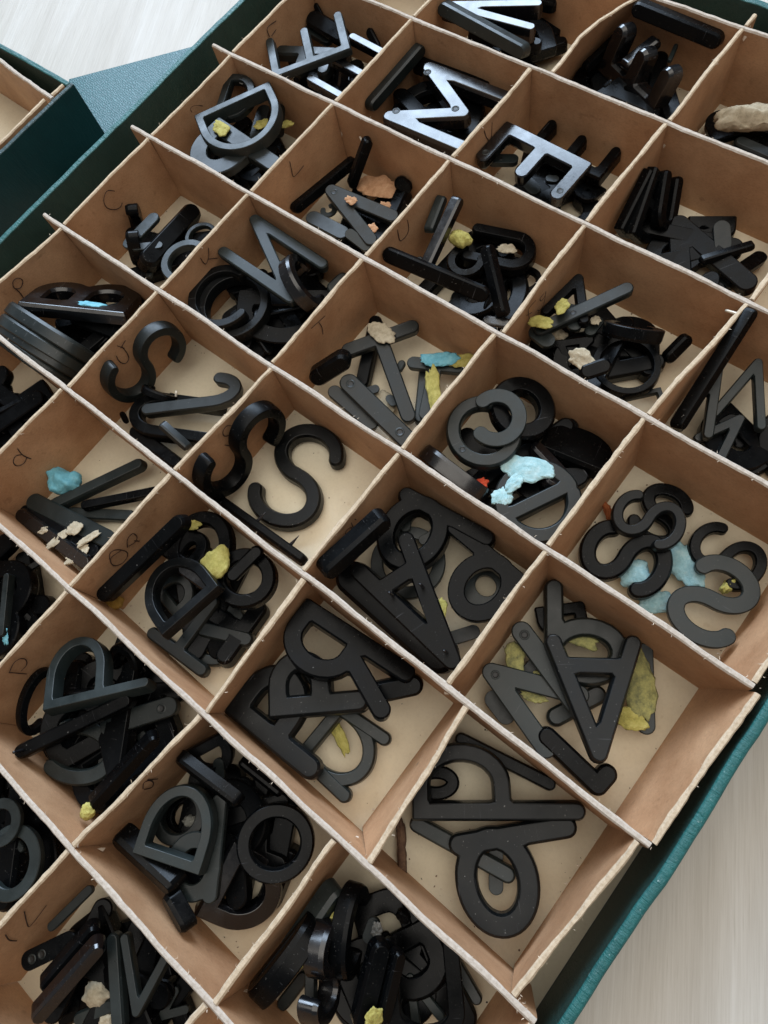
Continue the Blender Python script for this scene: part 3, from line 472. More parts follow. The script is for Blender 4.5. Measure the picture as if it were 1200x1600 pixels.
('I', (16.679, -30.276, -1.348), (16.899, -28.614, -1.248), 20, 'F', 'g', 0.3, 1, 0.25, [], 'black bar lying across the black ring', (2, 4)),
('D', (15.622, -32.532, -2.248), (14.011, -32.272, -2.148), 0, 'F', 'm', 0.25, 1.1, 0.15, [], 'small D seen through the sheen D', (2, 4)),
('B', (15.036, -30.881, -1.798), (12.95, -30.979, -1.798), 0, 'F', 'g', 0.25, 1, 0.15, [], 'dark letter deep at the far side', (2, 4)),
('b', (19.617, -23.844, -1.448), (23.639, -23.386, -1.548), 0, 'F', 'g', 0.18, 1.1, 0.17, [], 'black d with its stem along the back wall', (3, 3)),
('b', (25.446, -24.081, -1.648), (21.903, -23.767, -1.548), 0, 'B', 'g', 0.17, 1.1, 0.17, [], 'black b near the right divider', (3, 3)),
('I', (19.622, -28.172, -0.198), (20.24, -25.216, 0.102), 65, 'F', 'g', 0.22, 1, 0.24, [], 'thick black bar on edge against the marked wall', (3, 3)),
('A', (20.546, -26.138, -1.048), (25.276, -27.797, -0.948), 0, 'B', 'g', 0.125, 0.62, 0.13, [('pin', 0.18, 0.42), ('pin', 0, 0.88), ('pin', -0.15, 0.35)], 'big black A lying face down with short pins', (3, 3)),
('I', (19.67, -27.909, -1.348), (25.087, -28.294, -1.448), 10, 'F', 'g', 0.24, 1, 0.15, [], 'wide black slab along the front divider', (3, 3)),
('O', (22.484, -26.434, -2.548), (20.125, -24.932, -2.548), 0, 'B', 'm', 0.17, 1, 0.14, [], 'pale grey ring low in the centre', (3, 3)),
('O', (25.01, -25.006, -2.648), (23.262, -24.376, -2.648), 0, 'B', 'm', 0.28, 0.8, 0.2, [], 'pale grey oval seen through the b', (3, 3)),
('C', (21.667, -24.257, -2.348), (20.095, -24.27, -2.348), 0, 'B', 'm', 0.25, 1, 0.2, [], 'pale grey curve seen through the d', (3, 3)),
('I', (24.165, -27.117, -2.748), (24.89, -26.103, -2.748), 0, 'B', 'm', 0.4, 1, 0.2, [('putty', (23.504, -26.865, -1.948), 0.5, 1.1, 0.15, 'yellow', 20)], 'grey bar end with yellow putty beside it', (3, 3)),
('A', (28.091, -24.124, -1.448), (30.489, -27.418, -1.348), 0, 'F', 'k', 0.15, 0.98, 0.14, [], 'big A lying upside down on top', (4, 3)),
('V', (25.82, -27.127, -2.148), (29.244, -26.97, -2.248), 0, 'B', 'm', 0.19, 0.95, 0.14, [('hole', 0, 0.14)], 'matt V face down with a pin hole at its point', (4, 3)),
('I', (25.636, -25.278, -1.948), (29.042, -26.368, -2.148), 0, 'B', 'm', 0.2, 1, 0.13, [('hole', 0, 0.14)], 'matt bar face down with a pin hole, under the A', (4, 3)),
('b', (27.979, -26.153, -2.148), (25.889, -23.159, -2.048), 0, 'F', 'm', 0.19, 1.15, 0.15, [('putty', (27.759, -24.275, -2.448), 0.9, 0.4, 0.12, 'greyellow', 20)], 'b with a round bowl behind the A', (4, 3)),
('L', (31.236, -27.97, -2.348), (28.471, -27.656, -2.148), 0, 'F', 'g', 0.25, 0.36, 0.17, [], 'bar with a short foot at the front', (4, 3)),
('I', (31.288, -25.624, -2.748), (29.629, -23.131, -2.648), 0, 'B', 'm', 0.2, 1, 0.12, [('putty', (30.137, -24.292, -2.498), 0.62, 1.9, 0.15, 'greyellow', -8), ('putty', (30.623, -25.539, -2.548), 0.75, 0.55, 0.12, 'yellow', 20)], 'stick coated with yellow putty beside the A', (4, 3)),
('I', (26.388, -27.678, -2.848), (27.619, -28.021, -2.848), 0, 'B', 'm', 0.5, 1, 0.2, [], 'short grey bar lying at the front left', (4, 3)),
('V', (26.85, -27.254, -2.748), (27.872, -25.398, -2.648), 0, 'B', 'm', 0.2, 1, 0.14, [('putty', (26.516, -26.252, -2.348), 0.5, 0.85, 0.15, 'greyellow', -10), ('putty', (27.576, -26.285, -2.348), 0.5, 0.4, 0.1, 'greyellow', 0), ('putty', (27.724, -26.917, -2.448), 0.6, 0.2, 0.1, 'greyellow', 15)], 'matt letter with yellow putty low at the left', (4, 3)),
('I', (28.539, -27.232, -2.748), (29.485, -25.215, -2.748), 0, 'F', 'm', 0.3, 1, 0.2, [], 'grey bar seen through the A', (4, 3)),
('D', (26.111, -24.349, -2.648), (27.368, -23.09, -2.648), 0, 'F', 'g', 0.25, 0.8, 0.15, [], 'black letter under the bowl at the far corner', (4, 3)),
('R', (24.296, -28.747, -1.148), (19.643, -29.179, -0.948), 12, 'B', 'g', 0.14, 0.75, 0.16, [], 'glossy black R turned face down at the far side', (3, 4)),
('I', (23.293, -30.433, -1.348), (24.63, -28.855, -1.448), 15, 'F', 'g', 0.36, 1, 0.25, [], 'black bar foot reaching the right side', (3, 4)),
('P', (23.474, -30.393, -1.548), (20.854, -32.813, -1.448), 0, 'F', 'k', 0.22, 0.95, 0.17, [], 'satin black P with a rounded triangle hole', (3, 4)),
('P', (23.605, -33.693, -1.648), (19.516, -33.881, -1.648), 0, 'F', 'k', 0.2, 1, 0.13, [], 'P with a broken bowl by the front divider', (3, 4)),
('D', (22.572, -33.62, -2.448), (22.669, -31.026, -2.448), 0, 'F', 'm', 0.19, 1.4, 0.17, [('putty', (22.996, -31.996, -2.898), 0.28, 1.2, 0.1, 'yellow', -30)], 'open D lying on the bare floor', (3, 4)),
('I', (22.599, -31.328, -2.348), (24.775, -31.113, -2.448), 0, 'F', 'm', 0.23, 1, 0.17, [], 'grey bar running off the top of the open D', (3, 4)),
('I', (22.471, -33.354, -2.348), (24.855, -33.427, -2.448), 0, 'F', 'm', 0.22, 1, 0.17, [], 'grey bar running off the foot of the open D', (3, 4)),
('I', (20.481, -31.22, -2.448), (21.686, -31.168, -2.448), 0, 'F', 'm', 0.3, 1, 0.2, [('putty', (21.365, -30.864, -2.348), 0.35, 0.25, 0.1, 'yellow', -35)], 'pale bar seen through the triangle hole', (3, 4)),
('I', (20.405, -33.445, -2.648), (21.948, -33.427, -2.648), 0, 'F', 'g', 0.4, 1, 0.2, [], 'dark bar under the broken-bowled P', (3, 4)),
('b', (28.254, -32.415, -2.148), (31.036, -29.318, -2.148), 0, 'F', 'k', 0.175, 1.15, 0.12, [], 'black d with a big round bowl at the front', (4, 4)),
('P', (31.026, -28.795, -1.948), (26.7, -32.3, -1.748), 0, 'F', 'k', 0.115, 0.72, 0.12, [], 'long-stemmed P lying across the middle', (4, 4)),
('I', (26.386, -29.463, -2.448), (29.925, -28.702, -2.548), 0, 'F', 'g', 0.13, 1, 0.12, [], 'slim black stick below the upper divider', (4, 4)),
('I', (26.791, -32.633, -2.548), (30.474, -31.846, -2.548), 0, 'F', 'm', 0.15, 1, 0.11, [], 'grey stick crossing under the d into its bowl', (4, 4)),
('I', (30.292, -32.657, -2.948), (29.386, -31.392, -2.948), 0, 'B', 'm', 0.3, 1, 0.15, [], 'short grey stick on the floor inside the d', (4, 4)),
('O', (27.136, -31.575, -2.548), (26.413, -30.731, -2.548), 0, 'F', 'g', 0.4, 1.2, 0.2, [], 'dark ring at the left wall under the long-stemmed P', (4, 4)),
('I', (10.77, -37.343, -1.548), (9.005, -35.51, -1.548), 0, 'F', 'm', 0.12, 1.0, 0.15, [], 'slim grey bar at the picture edge', (1, 5)),
('I', (9.045, -35.563, -1.948), (9.466, -34.481, -2.048), 20, 'F', 'g', 0.25, 1.0, 0.15, [], 'black bar above the pale floor patch', (1, 5)),
('I', (9.549, -36.124, -2.348), (10.852, -35.755, -2.448), 20, 'F', 'g', 0.3, 1.0, 0.15, [], 'black bar below the pale floor patch', (1, 5)),
('B', (10.484, -37.412, -2.248), (10.577, -36.217, -2.248), 20, 'F', 'g', 0.2, 1, 0.2, [('putty', (10.772, -37.25, -1.748), 0.15, 0.5, 0.08, 'blue', -10)], 'cluttered black letter with a teal fleck', (1, 5)),
('P', (17.148, -34.598, -0.698), (14.596, -37.679, -0.648), 13, 'F', 'm', 0.108, 1.22, 0.15, [], 'P lying face up on top with a slate-blue sheen', (2, 5)),
('I', (14.716, -39.639, -1.108), (16.866, -35.522, -1.008), 10, 'F', 'g', 0.12, 1, 0.12, [('pin', 0, 0.08)], 'long black bar under the sheen P with a bright pin', (2, 5)),
('I', (16.283, -37.233, -1.848), (18.051, -34.775, -1.748), 0, 'B', 'm', 0.24, 1, 0.15, [('hole', 0, 0.8)], 'grey bar with a round pin boss at its right end', (2, 5)),
('C', (15.565, -37.434, -1.848), (16.729, -39.435, -1.948), 0, 'F', 'm', 0.26, 1.45, 0.2, [], 'big curved letter with a chipped inner edge', (2, 5)),
('C', (16.89, -36.5, -2.448), (17.989, -38.512, -2.548), 0, 'B', 'm', 0.17, 0.9, 0.15, [], 'grey curve lower to the right of the chipped letter', (2, 5)),
('I', (18.273, -39.116, -1.448), (18.631, -35.845, -1.048), 55, 'F', 'g', 0.15, 1, 0.15, [('putty', (18.131, -39.231, -1.448), 0.35, 0.4, 0.2, 'yellow', 0)], 'black stick leaning on the right divider with a yellow tip', (2, 5)),
('C', (14.244, -39.194, -2.048), (13.322, -36.902, -1.548), 60, 'F', 'g', 0.13, 0.5, 0.15, [], 'dark curve standing at the marked wall', (2, 5)),
('C', (14.546, -35.155, -1.848), (16.088, -35.109, -1.848), 40, 'F', 'g', 0.25, 1, 0.2, [], 'dark curved letter under the right divider', (2, 5)),
('D', (22.646, -37.757, -0.948), (20.382, -38.735, -0.848), 0, 'F', 'm', 0.17, 1.55, 0.22, [], 'rounded grey D with a bright inner edge', (3, 5)),
('b', (23.351, -38.543, -1.548), (21.391, -35.889, -1.548), 0, 'B', 'm', 0.16, 0.8, 0.13, [], 'grey bar with a rounded end pointing down', (3, 5)),
('I', (19.708, -35.901, -0.648), (22.393, -35.609, -0.648), 62, 'F', 'g', 0.2, 1, 0.16, [], 'purple-black bar standing on edge at the far side', (3, 5)),
('I', (19.511, -39.2, -1.148), (22.336, -38.979, -1.048), 50, 'F', 'g', 0.22, 1, 0.26, [], 'thick bar with brown side and navy face', (3, 5)),
('I', (22.066, -39.314, -1.198), (23.364, -39.616, -1.198), 50, 'F', 'g', 0.45, 1, 0.4, [], 'short stub below the thick brown-sided bar', (3, 5)),
('O', (24.799, -36.617, -1.548), (22.992, -34.968, -1.448), 12, 'F', 'g', 0.2, 1, 0.2, [], 'glossy black ring against the right divider', (3, 5)),
('D', (23.435, -39.238, -2.128), (22.956, -36.583, -1.928), 25, 'F', 'h', 0.25, 1.2, 0.25, [], 'navy-black letter bend at the bottom corner', (3, 5)),
('D', (19.799, -35.782, -1.068), (20.463, -34.3, -1.068), 20, 'F', 'g', 0.25, 1, 0.25, [], 'black D at the far corner', (3, 5)),
('I', (21.145, -35.57, -1.448), (20.661, -35.051, -1.248), 0, 'B', 'm', 0.5, 1, 0.3, [], 'small grey bar end at the far side', (3, 5)),
('I', (21.216, -34.822, -1.548), (23.067, -34.708, -1.648), 60, 'F', 'g', 0.2, 1, 0.2, [], 'black edge under the upper divider', (3, 5)),
('O', (21.54, -37.739, -1.848), (19.718, -37.078, -1.848), 0, 'F', 'm', 0.22, 1, 0.2, [], 'grey ring seen through the rounded D', (3, 5)),
('O', (21.251, -37.703, -2.448), (19.955, -37.267, -2.448), 0, 'F', 'g', 0.22, 1, 0.2, [('putty', (20.941, -37.445, -2.548), 0.5, 0.3, 0.3, 'grey', 0)], 'deeper ring inside the rounded D', (3, 5)),
('D', (25.662, -39.368, -1.548), (25.781, -36.472, -1.448), -75, 'F', 'g', 0.2, 0.5, 0.24, [], 'dark letter on edge in the left corner', (4, 5)),
('I', (26.556, -38.228, -1.648), (26.482, -35.405, -1.548), 65, 'F', 'm', 0.24, 1, 0.24, [('putty', (26.709, -36.696, -1.548), 1.5, 0.16, 0.14, 'yellow', -58)], 'grey bar on edge with a line of yellow putty', (4, 5)),
('I', (26.927, -39.649, -2.748), (26.985, -38.248, -2.648), 0, 'F', 'm', 0.3, 1, 0.2, [], 'grey bar end lying low at the left', (4, 5)),
('I', (28.022, -38.952, -1.748), (26.837, -37.574, -1.748), 0, 'F', 'm', 0.2, 1, 0.18, [], 'upright grey bar in the middle', (4, 5)),
('S', (28.434, -38.552, -1.648), (26.856, -36.082, -1.548), 80, 'F', 'h', 0.17, 0.9, 0.22, [], 'black S on edge with two bright bands', (4, 5)),
('C', (28.269, -37.308, -2.148), (26.847, -34.904, -1.848), 78, 'F', 'g', 0.18, 0.6, 0.2, [], 'black C on edge behind the banded S', (4, 5)),
('I', (29.304, -37.819, -1.148), (28.37, -35.498, -0.848), 25, 'F', 'g', 0.26, 1, 0.22, [], 'broad black slab pointing up the picture', (4, 5)),
('I', (29.71, -37.278, -1.248), (28.932, -35.353, -0.948), 40, 'F', 'g', 0.2, 1, 0.2, [('putty', (29.327, -37.203, -0.948), 0.4, 0.45, 0.15, 'yellow', -20)], 'black-navy bar beside the broad slab', (4, 5)),
('U', (30.986, -36.949, -1.748), (29.058, -34.833, -1.448), 0, 'B', 'g', 0.17, 1.1, 0.16, [], 'black arch-shaped letter at the right', (4, 5)),
('I', (30.29, -34.883, -2.548), (31.616, -35.329, -2.548), 0, 'F', 'm', 0.26, 1, 0.2, [], 'grey bar end by the right divider', (4, 5)),
('I', (27.94, -36.132, -1.848), (27.731, -35.388, -1.748), 0, 'B', 'm', 0.5, 1, 0.3, [('putty', (27.955, -35.582, -1.648), 0.25, 0.35, 0.08, 'glue', 0)], 'broken grey bar end with a black pit', (4, 5)),
('I', (28.145, -34.964, -2.148), (28.618, -35.002, -2.248), 30, 'F', 'g', 0.7, 1, 0.5, [], 'small dark pin end near the upper divider', (4, 5)),
('V', (29.437, -36.134, -2.648), (30.856, -36.812, -2.648), 0, 'F', 'm', 0.2, 0.8, 0.15, [], 'grey V low under the arch', (4, 5)),
('C', (18.075, -42.842, -1.148), (16.489, -41.065, -1.148), 0, 'B', 'm', 0.17, 0.9, 0.16, [], 'large grey curve bulging right', (2, 6)),
('C', (16.56, -41.941, -0.948), (15.697, -40.641, -0.948), 0, 'B', 'm', 0.22, 0.9, 0.18, [], 'upper curve at the picture edge', (2, 6)),
('I', (17.125, -41.725, -1.648), (16.377, -41.571, -1.648), 0, 'F', 'm', 0.3, 1, 0.2, [], 'short grey bar inside the large curve', (2, 6)),
('O', (17.181, -43.204, -2.148), (16.204, -42.181, -2.148), 0, 'F', 'g', 0.2, 1, 0.2, [], 'black ring under the large curve', (2, 6)),
('I', (19.614, -42.679, -1.648), (19.873, -40.815, -1.648), 0, 'B', 'm', 0.16, 1, 0.13, [], 'smooth grey bar nearest the upper corner', (3, 6)),
('I', (19.487, -44.066, -1.848), (20.426, -42.246, -1.748), 0, 'B', 'g', 0.3, 1, 0.2, [('hole', 0, 0.2), ('hole', 0, 0.38)], 'ribbed black bar with two pits', (3, 6)),
('I', (21.424, -44.392, -1.048), (21.669, -41.334, -0.848), 45, 'F', 'h', 0.17, 1, 0.18, [('spike', 0, 0.72)], 'glossy bar on edge with a small spike', (3, 6)),
('I', (20.895, -43.884, -1.448), (21.055, -41.348, -1.348), 45, 'F', 'g', 0.2, 1, 0.2, [], 'black bar behind the spiked bar', (3, 6)),
('V', (23.757, -42.088, -1.158), (22.507, -40.284, -1.258), 0, 'F', 'm', 0.15, 1.15, 0.15, [], 'V pointing down with wide arms', (3, 6)),
('I', (23.524, -42.984, -1.548), (21.365, -41.289, -1.648), 0, 'F', 'm', 0.17, 1, 0.15, [], 'straight grey bar beside the V', (3, 6)),
('I', (22.05, -44.137, -2.148), (22.791, -42.856, -2.148), 0, 'F', 'm', 0.3, 1, 0.2, [], 'short grey bar at the bottom', (3, 6)),
('I', (21.078, -44.144, -1.748), (21.12, -43.534, -1.748), 0, 'B', 'm', 0.5, 1, 0.2, [], 'grey bar end behind the spiked bar', (3, 6)),
('V', (24.134, -42.299, -2.448), (24.357, -41.344, -2.448), 0, 'B', 'm', 0.25, 1, 0.2, [], 'dull grey letter at the lower right', (3, 6)),
]
LOOSE=[
('putty_lump', 'ball of sky blue putty beside the sticks in the compartment marked a', 'putty', (7.249, -31.523, -2.548), 1.15, 0.75, 0.5, 'blue', 10),
('foam_ball', 'ochre foam ball in the front left corner of the compartment marked Q and R', 'foam ball', (12.854, -33.865, -2.548), 0.6, 0.55, 0.5, 'ochre', 0),
('putty_lump', 'pale blue putty lump right of the largest black S', 'putty', (29.351, -19.861, -2.948), 0.85, 1.25, 0.2, 'blue2', -20),
('putty_lump', 'pale blue putty under the open end of the largest black S', 'putty', (28.172, -21.189, -2.948), 0.8, 0.9, 0.2, 'blue2', 0),
('putty_lump', 'pale blue putty tongue by the front divider below the S letters', 'putty', (29.239, -21.563, -3.048), 0.95, 0.55, 0.18, 'blue2', -15),
('putty_lump', 'yellow putty crumb inside the curl of the pale grey S', 'putty', (30.809, -19.731, -2.748), 0.55, 0.25, 0.25, 'yellow', -40),
('putty_lump', 'big pale putty lump in the compartment at the top right', 'putty', (21.2, -2.183, -1.848), 1.7, 0.75, 0.5, 'cream', 5),
('paper_scrap', 'torn brown paper scrap behind the narrow V in the compartment marked L', 'paper scrap', (9.199, -12.415, -2.548), 1.5, 0.9, 0.15, 'paper', 15),
('paper_scrap', 'curled dark brown paper strip on the floor of the sparse lower right compartment', 'paper scrap', (27.044, -33.505, -3.198), 0.22, 1.25, 0.2, 'brown', -5),
('putty_lump', 'pale crumbly putty between the stems in the compartment marked T', 'putty', (16.15, -20.706, -3.148), 0.5, 0.9, 0.12, 'cream', -35),
('putty_lump', 'beige chip among the bars in the compartment marked V', 'putty', (22.081, -43.092, -2.248), 0.7, 0.55, 0.3, 'cream', 10),
('putty_lump', 'small beige chip at the bottom edge of the compartment marked V', 'putty', (22.88, -43.423, -2.348), 0.4, 0.4, 0.2, 'cream', 0),
('putty_lump', 'yellow stain of putty on the floor of the bottom compartment', 'putty', (26.279, -39.373, -3.348), 0.45, 0.3, 0.06, 'yellow', 20),
('putty_lump', 'rusty orange chip behind the grey-faced S', 'putty', (26.03, -19.657, -3.048), 0.2, 0.5, 0.15, 'rust', -15),
('putty_lump', 'cream chip at the bent pin near the round letters of the Fg compartment', 'putty', (20.501, -14.702, -2.448), 0.5, 0.35, 0.2, 'cream', 0),
]
MARKS=[
(0, 'F', [[(0.145, -8.479, -0.369), (0.145, -9.12, -0.3), (0.145, -9.142, -0.716)], [(0.145, -8.632, -0.696), (0.145, -9.017, -0.768)]]),
(0, 'D', [[(0.145, -14.75, -0.574), (0.145, -14.75, -0.392), (0.145, -14.623, -0.369), (0.145, -14.367, -0.489), (0.145, -14.094, -0.746)]]),
(0, 'P', [[(-0.005, -26.471, -1.33), (-0.031, -26.386, -0.864), (-0.055, -26.404, -0.519), (-0.056, -26.253, -0.3), (-0.035, -26.023, -0.301), (-0.015, -25.911, -0.49), (-0.015, -26.011, -0.657), (-0.027, -26.235, -0.749), (-0.048, -26.396, -0.613)]]),
(1, 'L', [[(6.565, -14.77, -0.336), (6.565, -14.829, -0.751), (6.565, -14.826, -1.168), (6.565, -14.146, -1.131)]]),
(1, 'K', [[(6.565, -20.148, -0.3), (6.565, -20.349, -0.673), (6.565, -20.615, -0.835), (6.565, -20.7, -0.644), (6.565, -20.694, -0.355)], [(6.565, -20.445, -0.718), (6.565, -20.016, -1.105)]]),
(1, 'J', [[(6.565, -25.432, -0.434), (6.565, -25.807, -0.538)], [(6.565, -25.844, -0.3), (6.565, -25.688, -0.695)], [(6.565, -25.72, -0.519), (6.565, -25.749, -0.988), (6.565, -25.843, -1.266), (6.565, -26.058, -1.346), (6.565, -26.195, -1.157), (6.565, -26.213, -0.875), (6.565, -26.148, -0.644)]]),
(1, 'a', [[(6.327, -31.541, -0.385), (6.359, -31.644, -0.833), (6.395, -31.583, -1.265)], [(6.355, -31.636, -0.782), (6.335, -31.824, -0.599), (6.335, -32.045, -0.687), (6.349, -32.143, -0.891), (6.366, -32.07, -1.069), (6.378, -31.854, -1.142), (6.376, -31.603, -1.032)]]),
(2, 'U', [[(12.995, -15.226, -0.3), (12.995, -15.244, -0.605), (12.995, -15.197, -1.01), (12.995, -14.814, -1.084), (12.995, -14.606, -0.869), (12.995, -14.59, -0.382)]]),
(2, 'T', [[(12.995, -20.775, -0.3), (12.995, -19.957, -0.453)], [(12.995, -20.346, -0.371), (12.995, -20.297, -0.818), (12.995, -20.38, -1.198)]]),
(2, 'S', [[(13.02, -25.726, -0.513), (13.013, -25.878, -0.3), (13.002, -26.116, -0.383), (12.999, -26.182, -0.673), (13.009, -25.914, -1.007), (13.009, -25.863, -1.375), (13.003, -26.014, -1.539), (12.996, -26.24, -1.421), (12.99, -26.411, -1.092)]]),
(2, 'QR', [[(12.839, -32.416, -0.526), (12.836, -32.187, -0.3), (12.84, -31.98, -0.491), (12.863, -31.873, -0.984), (12.874, -32.001, -1.242), (12.876, -32.305, -1.293), (12.864, -32.532, -1.054), (12.849, -32.512, -0.746), (12.84, -32.322, -0.536), (12.85, -31.941, -0.701)], [(12.859, -31.715, -0.875), (12.845, -31.459, -0.546), (12.847, -31.184, -0.551), (12.862, -31.198, -0.882), (12.866, -31.402, -1.011), (12.859, -31.661, -0.873)], [(12.862, -31.373, -0.905), (12.875, -31.279, -1.196)]]),
(2, 'P', [[(12.833, -37.604, -0.431), (12.854, -37.559, -0.859), (12.876, -37.513, -1.3)], [(12.835, -37.597, -0.467), (12.829, -37.232, -0.3), (12.835, -37.006, -0.408), (12.849, -36.989, -0.698), (12.86, -37.175, -0.94), (12.858, -37.458, -0.928)]]),
(2, 'V', [[(12.995, -9.301, -0.3), (12.995, -9.173, -0.742), (12.995, -9.014, -1.048)], [(12.995, -8.735, -0.349), (12.995, -8.8, -1.085)]]),
(3, 'Fg', [[(19.533, -15.401, -1.217), (19.565, -15.559, -0.549), (19.567, -15.522, -0.3), (19.553, -15.073, -0.382)], [(19.567, -15.703, -0.586), (19.544, -15.29, -0.888)], [(19.53, -14.488, -0.663), (19.538, -14.745, -0.639), (19.523, -14.619, -0.973), (19.517, -14.354, -0.949), (19.525, -14.343, -0.698), (19.502, -14.375, -1.465), (19.504, -14.656, -1.565), (19.518, -14.847, -1.274)]]),
(3, 'd', [[(19.425, -26.532, -0.784), (19.425, -26.385, -0.451), (19.425, -26.174, -0.579), (19.425, -26.129, -1.085), (19.425, -26.266, -1.218)], [(19.425, -26.048, -0.3), (19.425, -26.147, -1.399)], [(19.425, -25.869, -0.349), (19.425, -25.842, -0.52)]]),
(3, 'B', [[(19.483, -37.206, -0.664), (19.512, -36.932, -0.3), (19.521, -36.845, -0.599), (19.499, -36.983, -1.069), (19.477, -37.181, -1.244), (19.479, -37.238, -0.767)], [(19.524, -36.817, -0.339), (19.518, -36.795, -1.071)]]),
(3, 'V', [[(19.09, -42.107, -0.3), (19.15, -42.723, -1.089), (19.177, -42.795, -1.344), (19.192, -41.998, -1.243)], [(19.057, -42.999, -0.383), (19.1, -43.287, -0.85), (19.151, -43.394, -1.295)]]),
(0, 'C', [[(0.145, -20.086, -0.578), (0.145, -20.387, -0.3), (0.145, -20.755, -0.502), (0.145, -20.843, -0.895), (0.145, -20.595, -1.254), (0.145, -20.294, -1.378), (0.145, -20.093, -1.285)]]),
]
PLACE={(0, 0): 'in the F compartment', (1, 0): 'in the shiny-M compartment', (2, 0): 'in the shiny-E compartment', (3, 0): 'in the upper right-edge compartment', (3, -1): 'in the top right compartment', (2, -1): 'right of the bent divider', (1, -1): 'left of the bent divider', (0, 1): 'in the far-left D compartment', (1, 1): 'in the L compartment', (2, 1): 'in the U compartment', (3, 1): 'in the Fg compartment', (4, 1): 'in the right-edge M compartment', (0, 2): 'in the C compartment', (1, 2): 'in the K compartment', (2, 2): 'in the T compartment', (3, 2): 'in the pale-blue-putty compartment', (4, 2): 'in the five-S compartment', (0, 3): 'in the wall-side P compartment', (1, 3): 'in the J compartment', (2, 3): 'in the S compartment', (3, 3): 'in the d compartment', (4, 3): 'in the big-A compartment', (0, 4): 'at the left edge above the sticks', (1, 4): 'in the stick compartment', (2, 4): 'in the QR compartment', (3, 4): 'in the open-D compartment', (4, 4): 'in the lower right compartment', (1, 5): 'at the left edge below the sticks', (2, 5): 'in the lower P compartment', (3, 5): 'in the B compartment', (4, 5): 'in the bottom compartment', (2, 6): 'at the lower left edge', (3, 6): 'in the V compartment'}
FILL={(0, 0): (5, 1.3), (1, 0): (6, 1.5), (2, -1): (6, 1.6), (1, -1): (4, 1.2), (0, 1): (4, 1.0), (1, 1): (2, 0.55), (2, 0): (4, 0.8), (3, 0): (3, 0.65), (0, 2): (2, 0.6), (1, 2): (7, 1.5), (2, 1): (3, 0.6), (3, 1): (4, 0.7), (4, 1): (2, 0.55), (3, 2): (4, 1.1), (0, 3): (5, 1.5), (0, 4): (7, 1.8), (2, 4): (3, 0.55), (1, 5): (6, 1.4), (2, 5): (7, 1.5), (3, 5): (6, 1.3), (2, 6): (6, 1.6), (3, 6): (7, 1.4), (4, 5): (4, 0.8), (3, -1): (3, 0.7)}

def empty(name, loc=(0, 0, 0)):
    o = bpy.data.objects.new(name, None); COL.objects.link(o); o.location = loc; o.empty_display_size = .5; return o

box = empty('divided_box')
tag(box, 'large green cloth covered box divided by cardboard strips into compartments full of letters', 'divided box')
X0, X1, Y0, Y1 = -1.86, 33.12, -46.6, 1.32
zb = -3.62
link('floor_board', box_mesh('floor_board', (X0 + .02, Y0 + .02, zb), (X1 - .02, Y1 - .02, -H), M['floor'], 6, 0), box)
def side_wall(lo, hi, mat_out, mat_in, inner_axis, inner_sign, name='side_wall', parent=None, jit=.03, bev=.07):
    me = box_mesh(name, lo, hi, mat_out, .5, bev, jit); me.materials.append(mat_in)
    for p in me.polygons:
        if p.normal[inner_axis] * inner_sign > .75: p.material_index = 1
    return link(name, me, parent)
side_wall((X0 - .3, Y0 - .3, zb), (X0, Y1 + .3, 0), M['teal'], M['green_in'], 0, 1, parent=box)
side_wall((X1, Y0 - .3, zb), (X1 + .34, Y1 + .3, -.02), M['teal'], M['green_in'], 0, -1, parent=box, jit=.05, bev=.13)
side_wall((X0, Y1, zb), (X1, Y1 + .3, 0), M['teal'], M['green_in'], 1, -1, parent=box)
side_wall((X0, Y0 - .3, zb), (X1, Y0, 0), M['teal'], M['green_in'], 1, 1, parent=box)

TH = .20
for j, y in enumerate(YA):
    v, f, ix = [], [], []
    xe = 32.62
    strip(v, f, ix, [(-1.25, y), (8, y), (20, y), (xe, y)], [(-1.1, y - .05), (8, y), (20, y - .1), (xe, y - .1)], TH, 10 + j, .028)
    d = link('long_divider', mesh_from('long_divider', v, f, [M['card'], M['edgeA']], ix), box)
    fibres([(-1.2, y, 0), (xe, y, 0)], 34, j, d)
bdiv = {}
for i, x in enumerate(XB):
    v, f, ix = [], [], []; path = []
    for r in range(-1, 7):
        ya, yb = YA[r + 1] - TH / 2 - .03, YA[r + 2] + TH / 2 + .012
        ta, tb = btop(i, r)
        if (i, r) == (2, -1):
            top = [(14.75, ya), (14.35, -.9), (13.92, -2.3), (13.74, -3.5), (13.84, yb)]
            bot = [(12.9, ya), (12.85, -.9), (12.8, -2.3), (12.8, -3.5), (12.85, yb)]
        else:
            top = [(ta, ya), ((ta + tb) / 2 + random.uniform(-.05, .05), (ya + yb) / 2), (tb, yb)]
            bot = [(x, ya), (x, (ya + yb) / 2), (x, yb)]
        strip(v, f, ix, top, bot, TH * .95, 40 + i * 9 + r, .042 if i >= 2 else .03)
        path += [(p[0], p[1], 0) for p in top]
    strip(v, f, ix, [(x, .80), (x, TH / 2 + .012)], [(x, .7), (x, TH / 2 + .012)], TH, 90 + i, .04)
    d = link('cross_divider', mesh_from('cross_divider', v, f, [M['card'], M['edgeB']], ix), box)
    fibres(path, 55, 30 + i, d); bdiv[i] = d

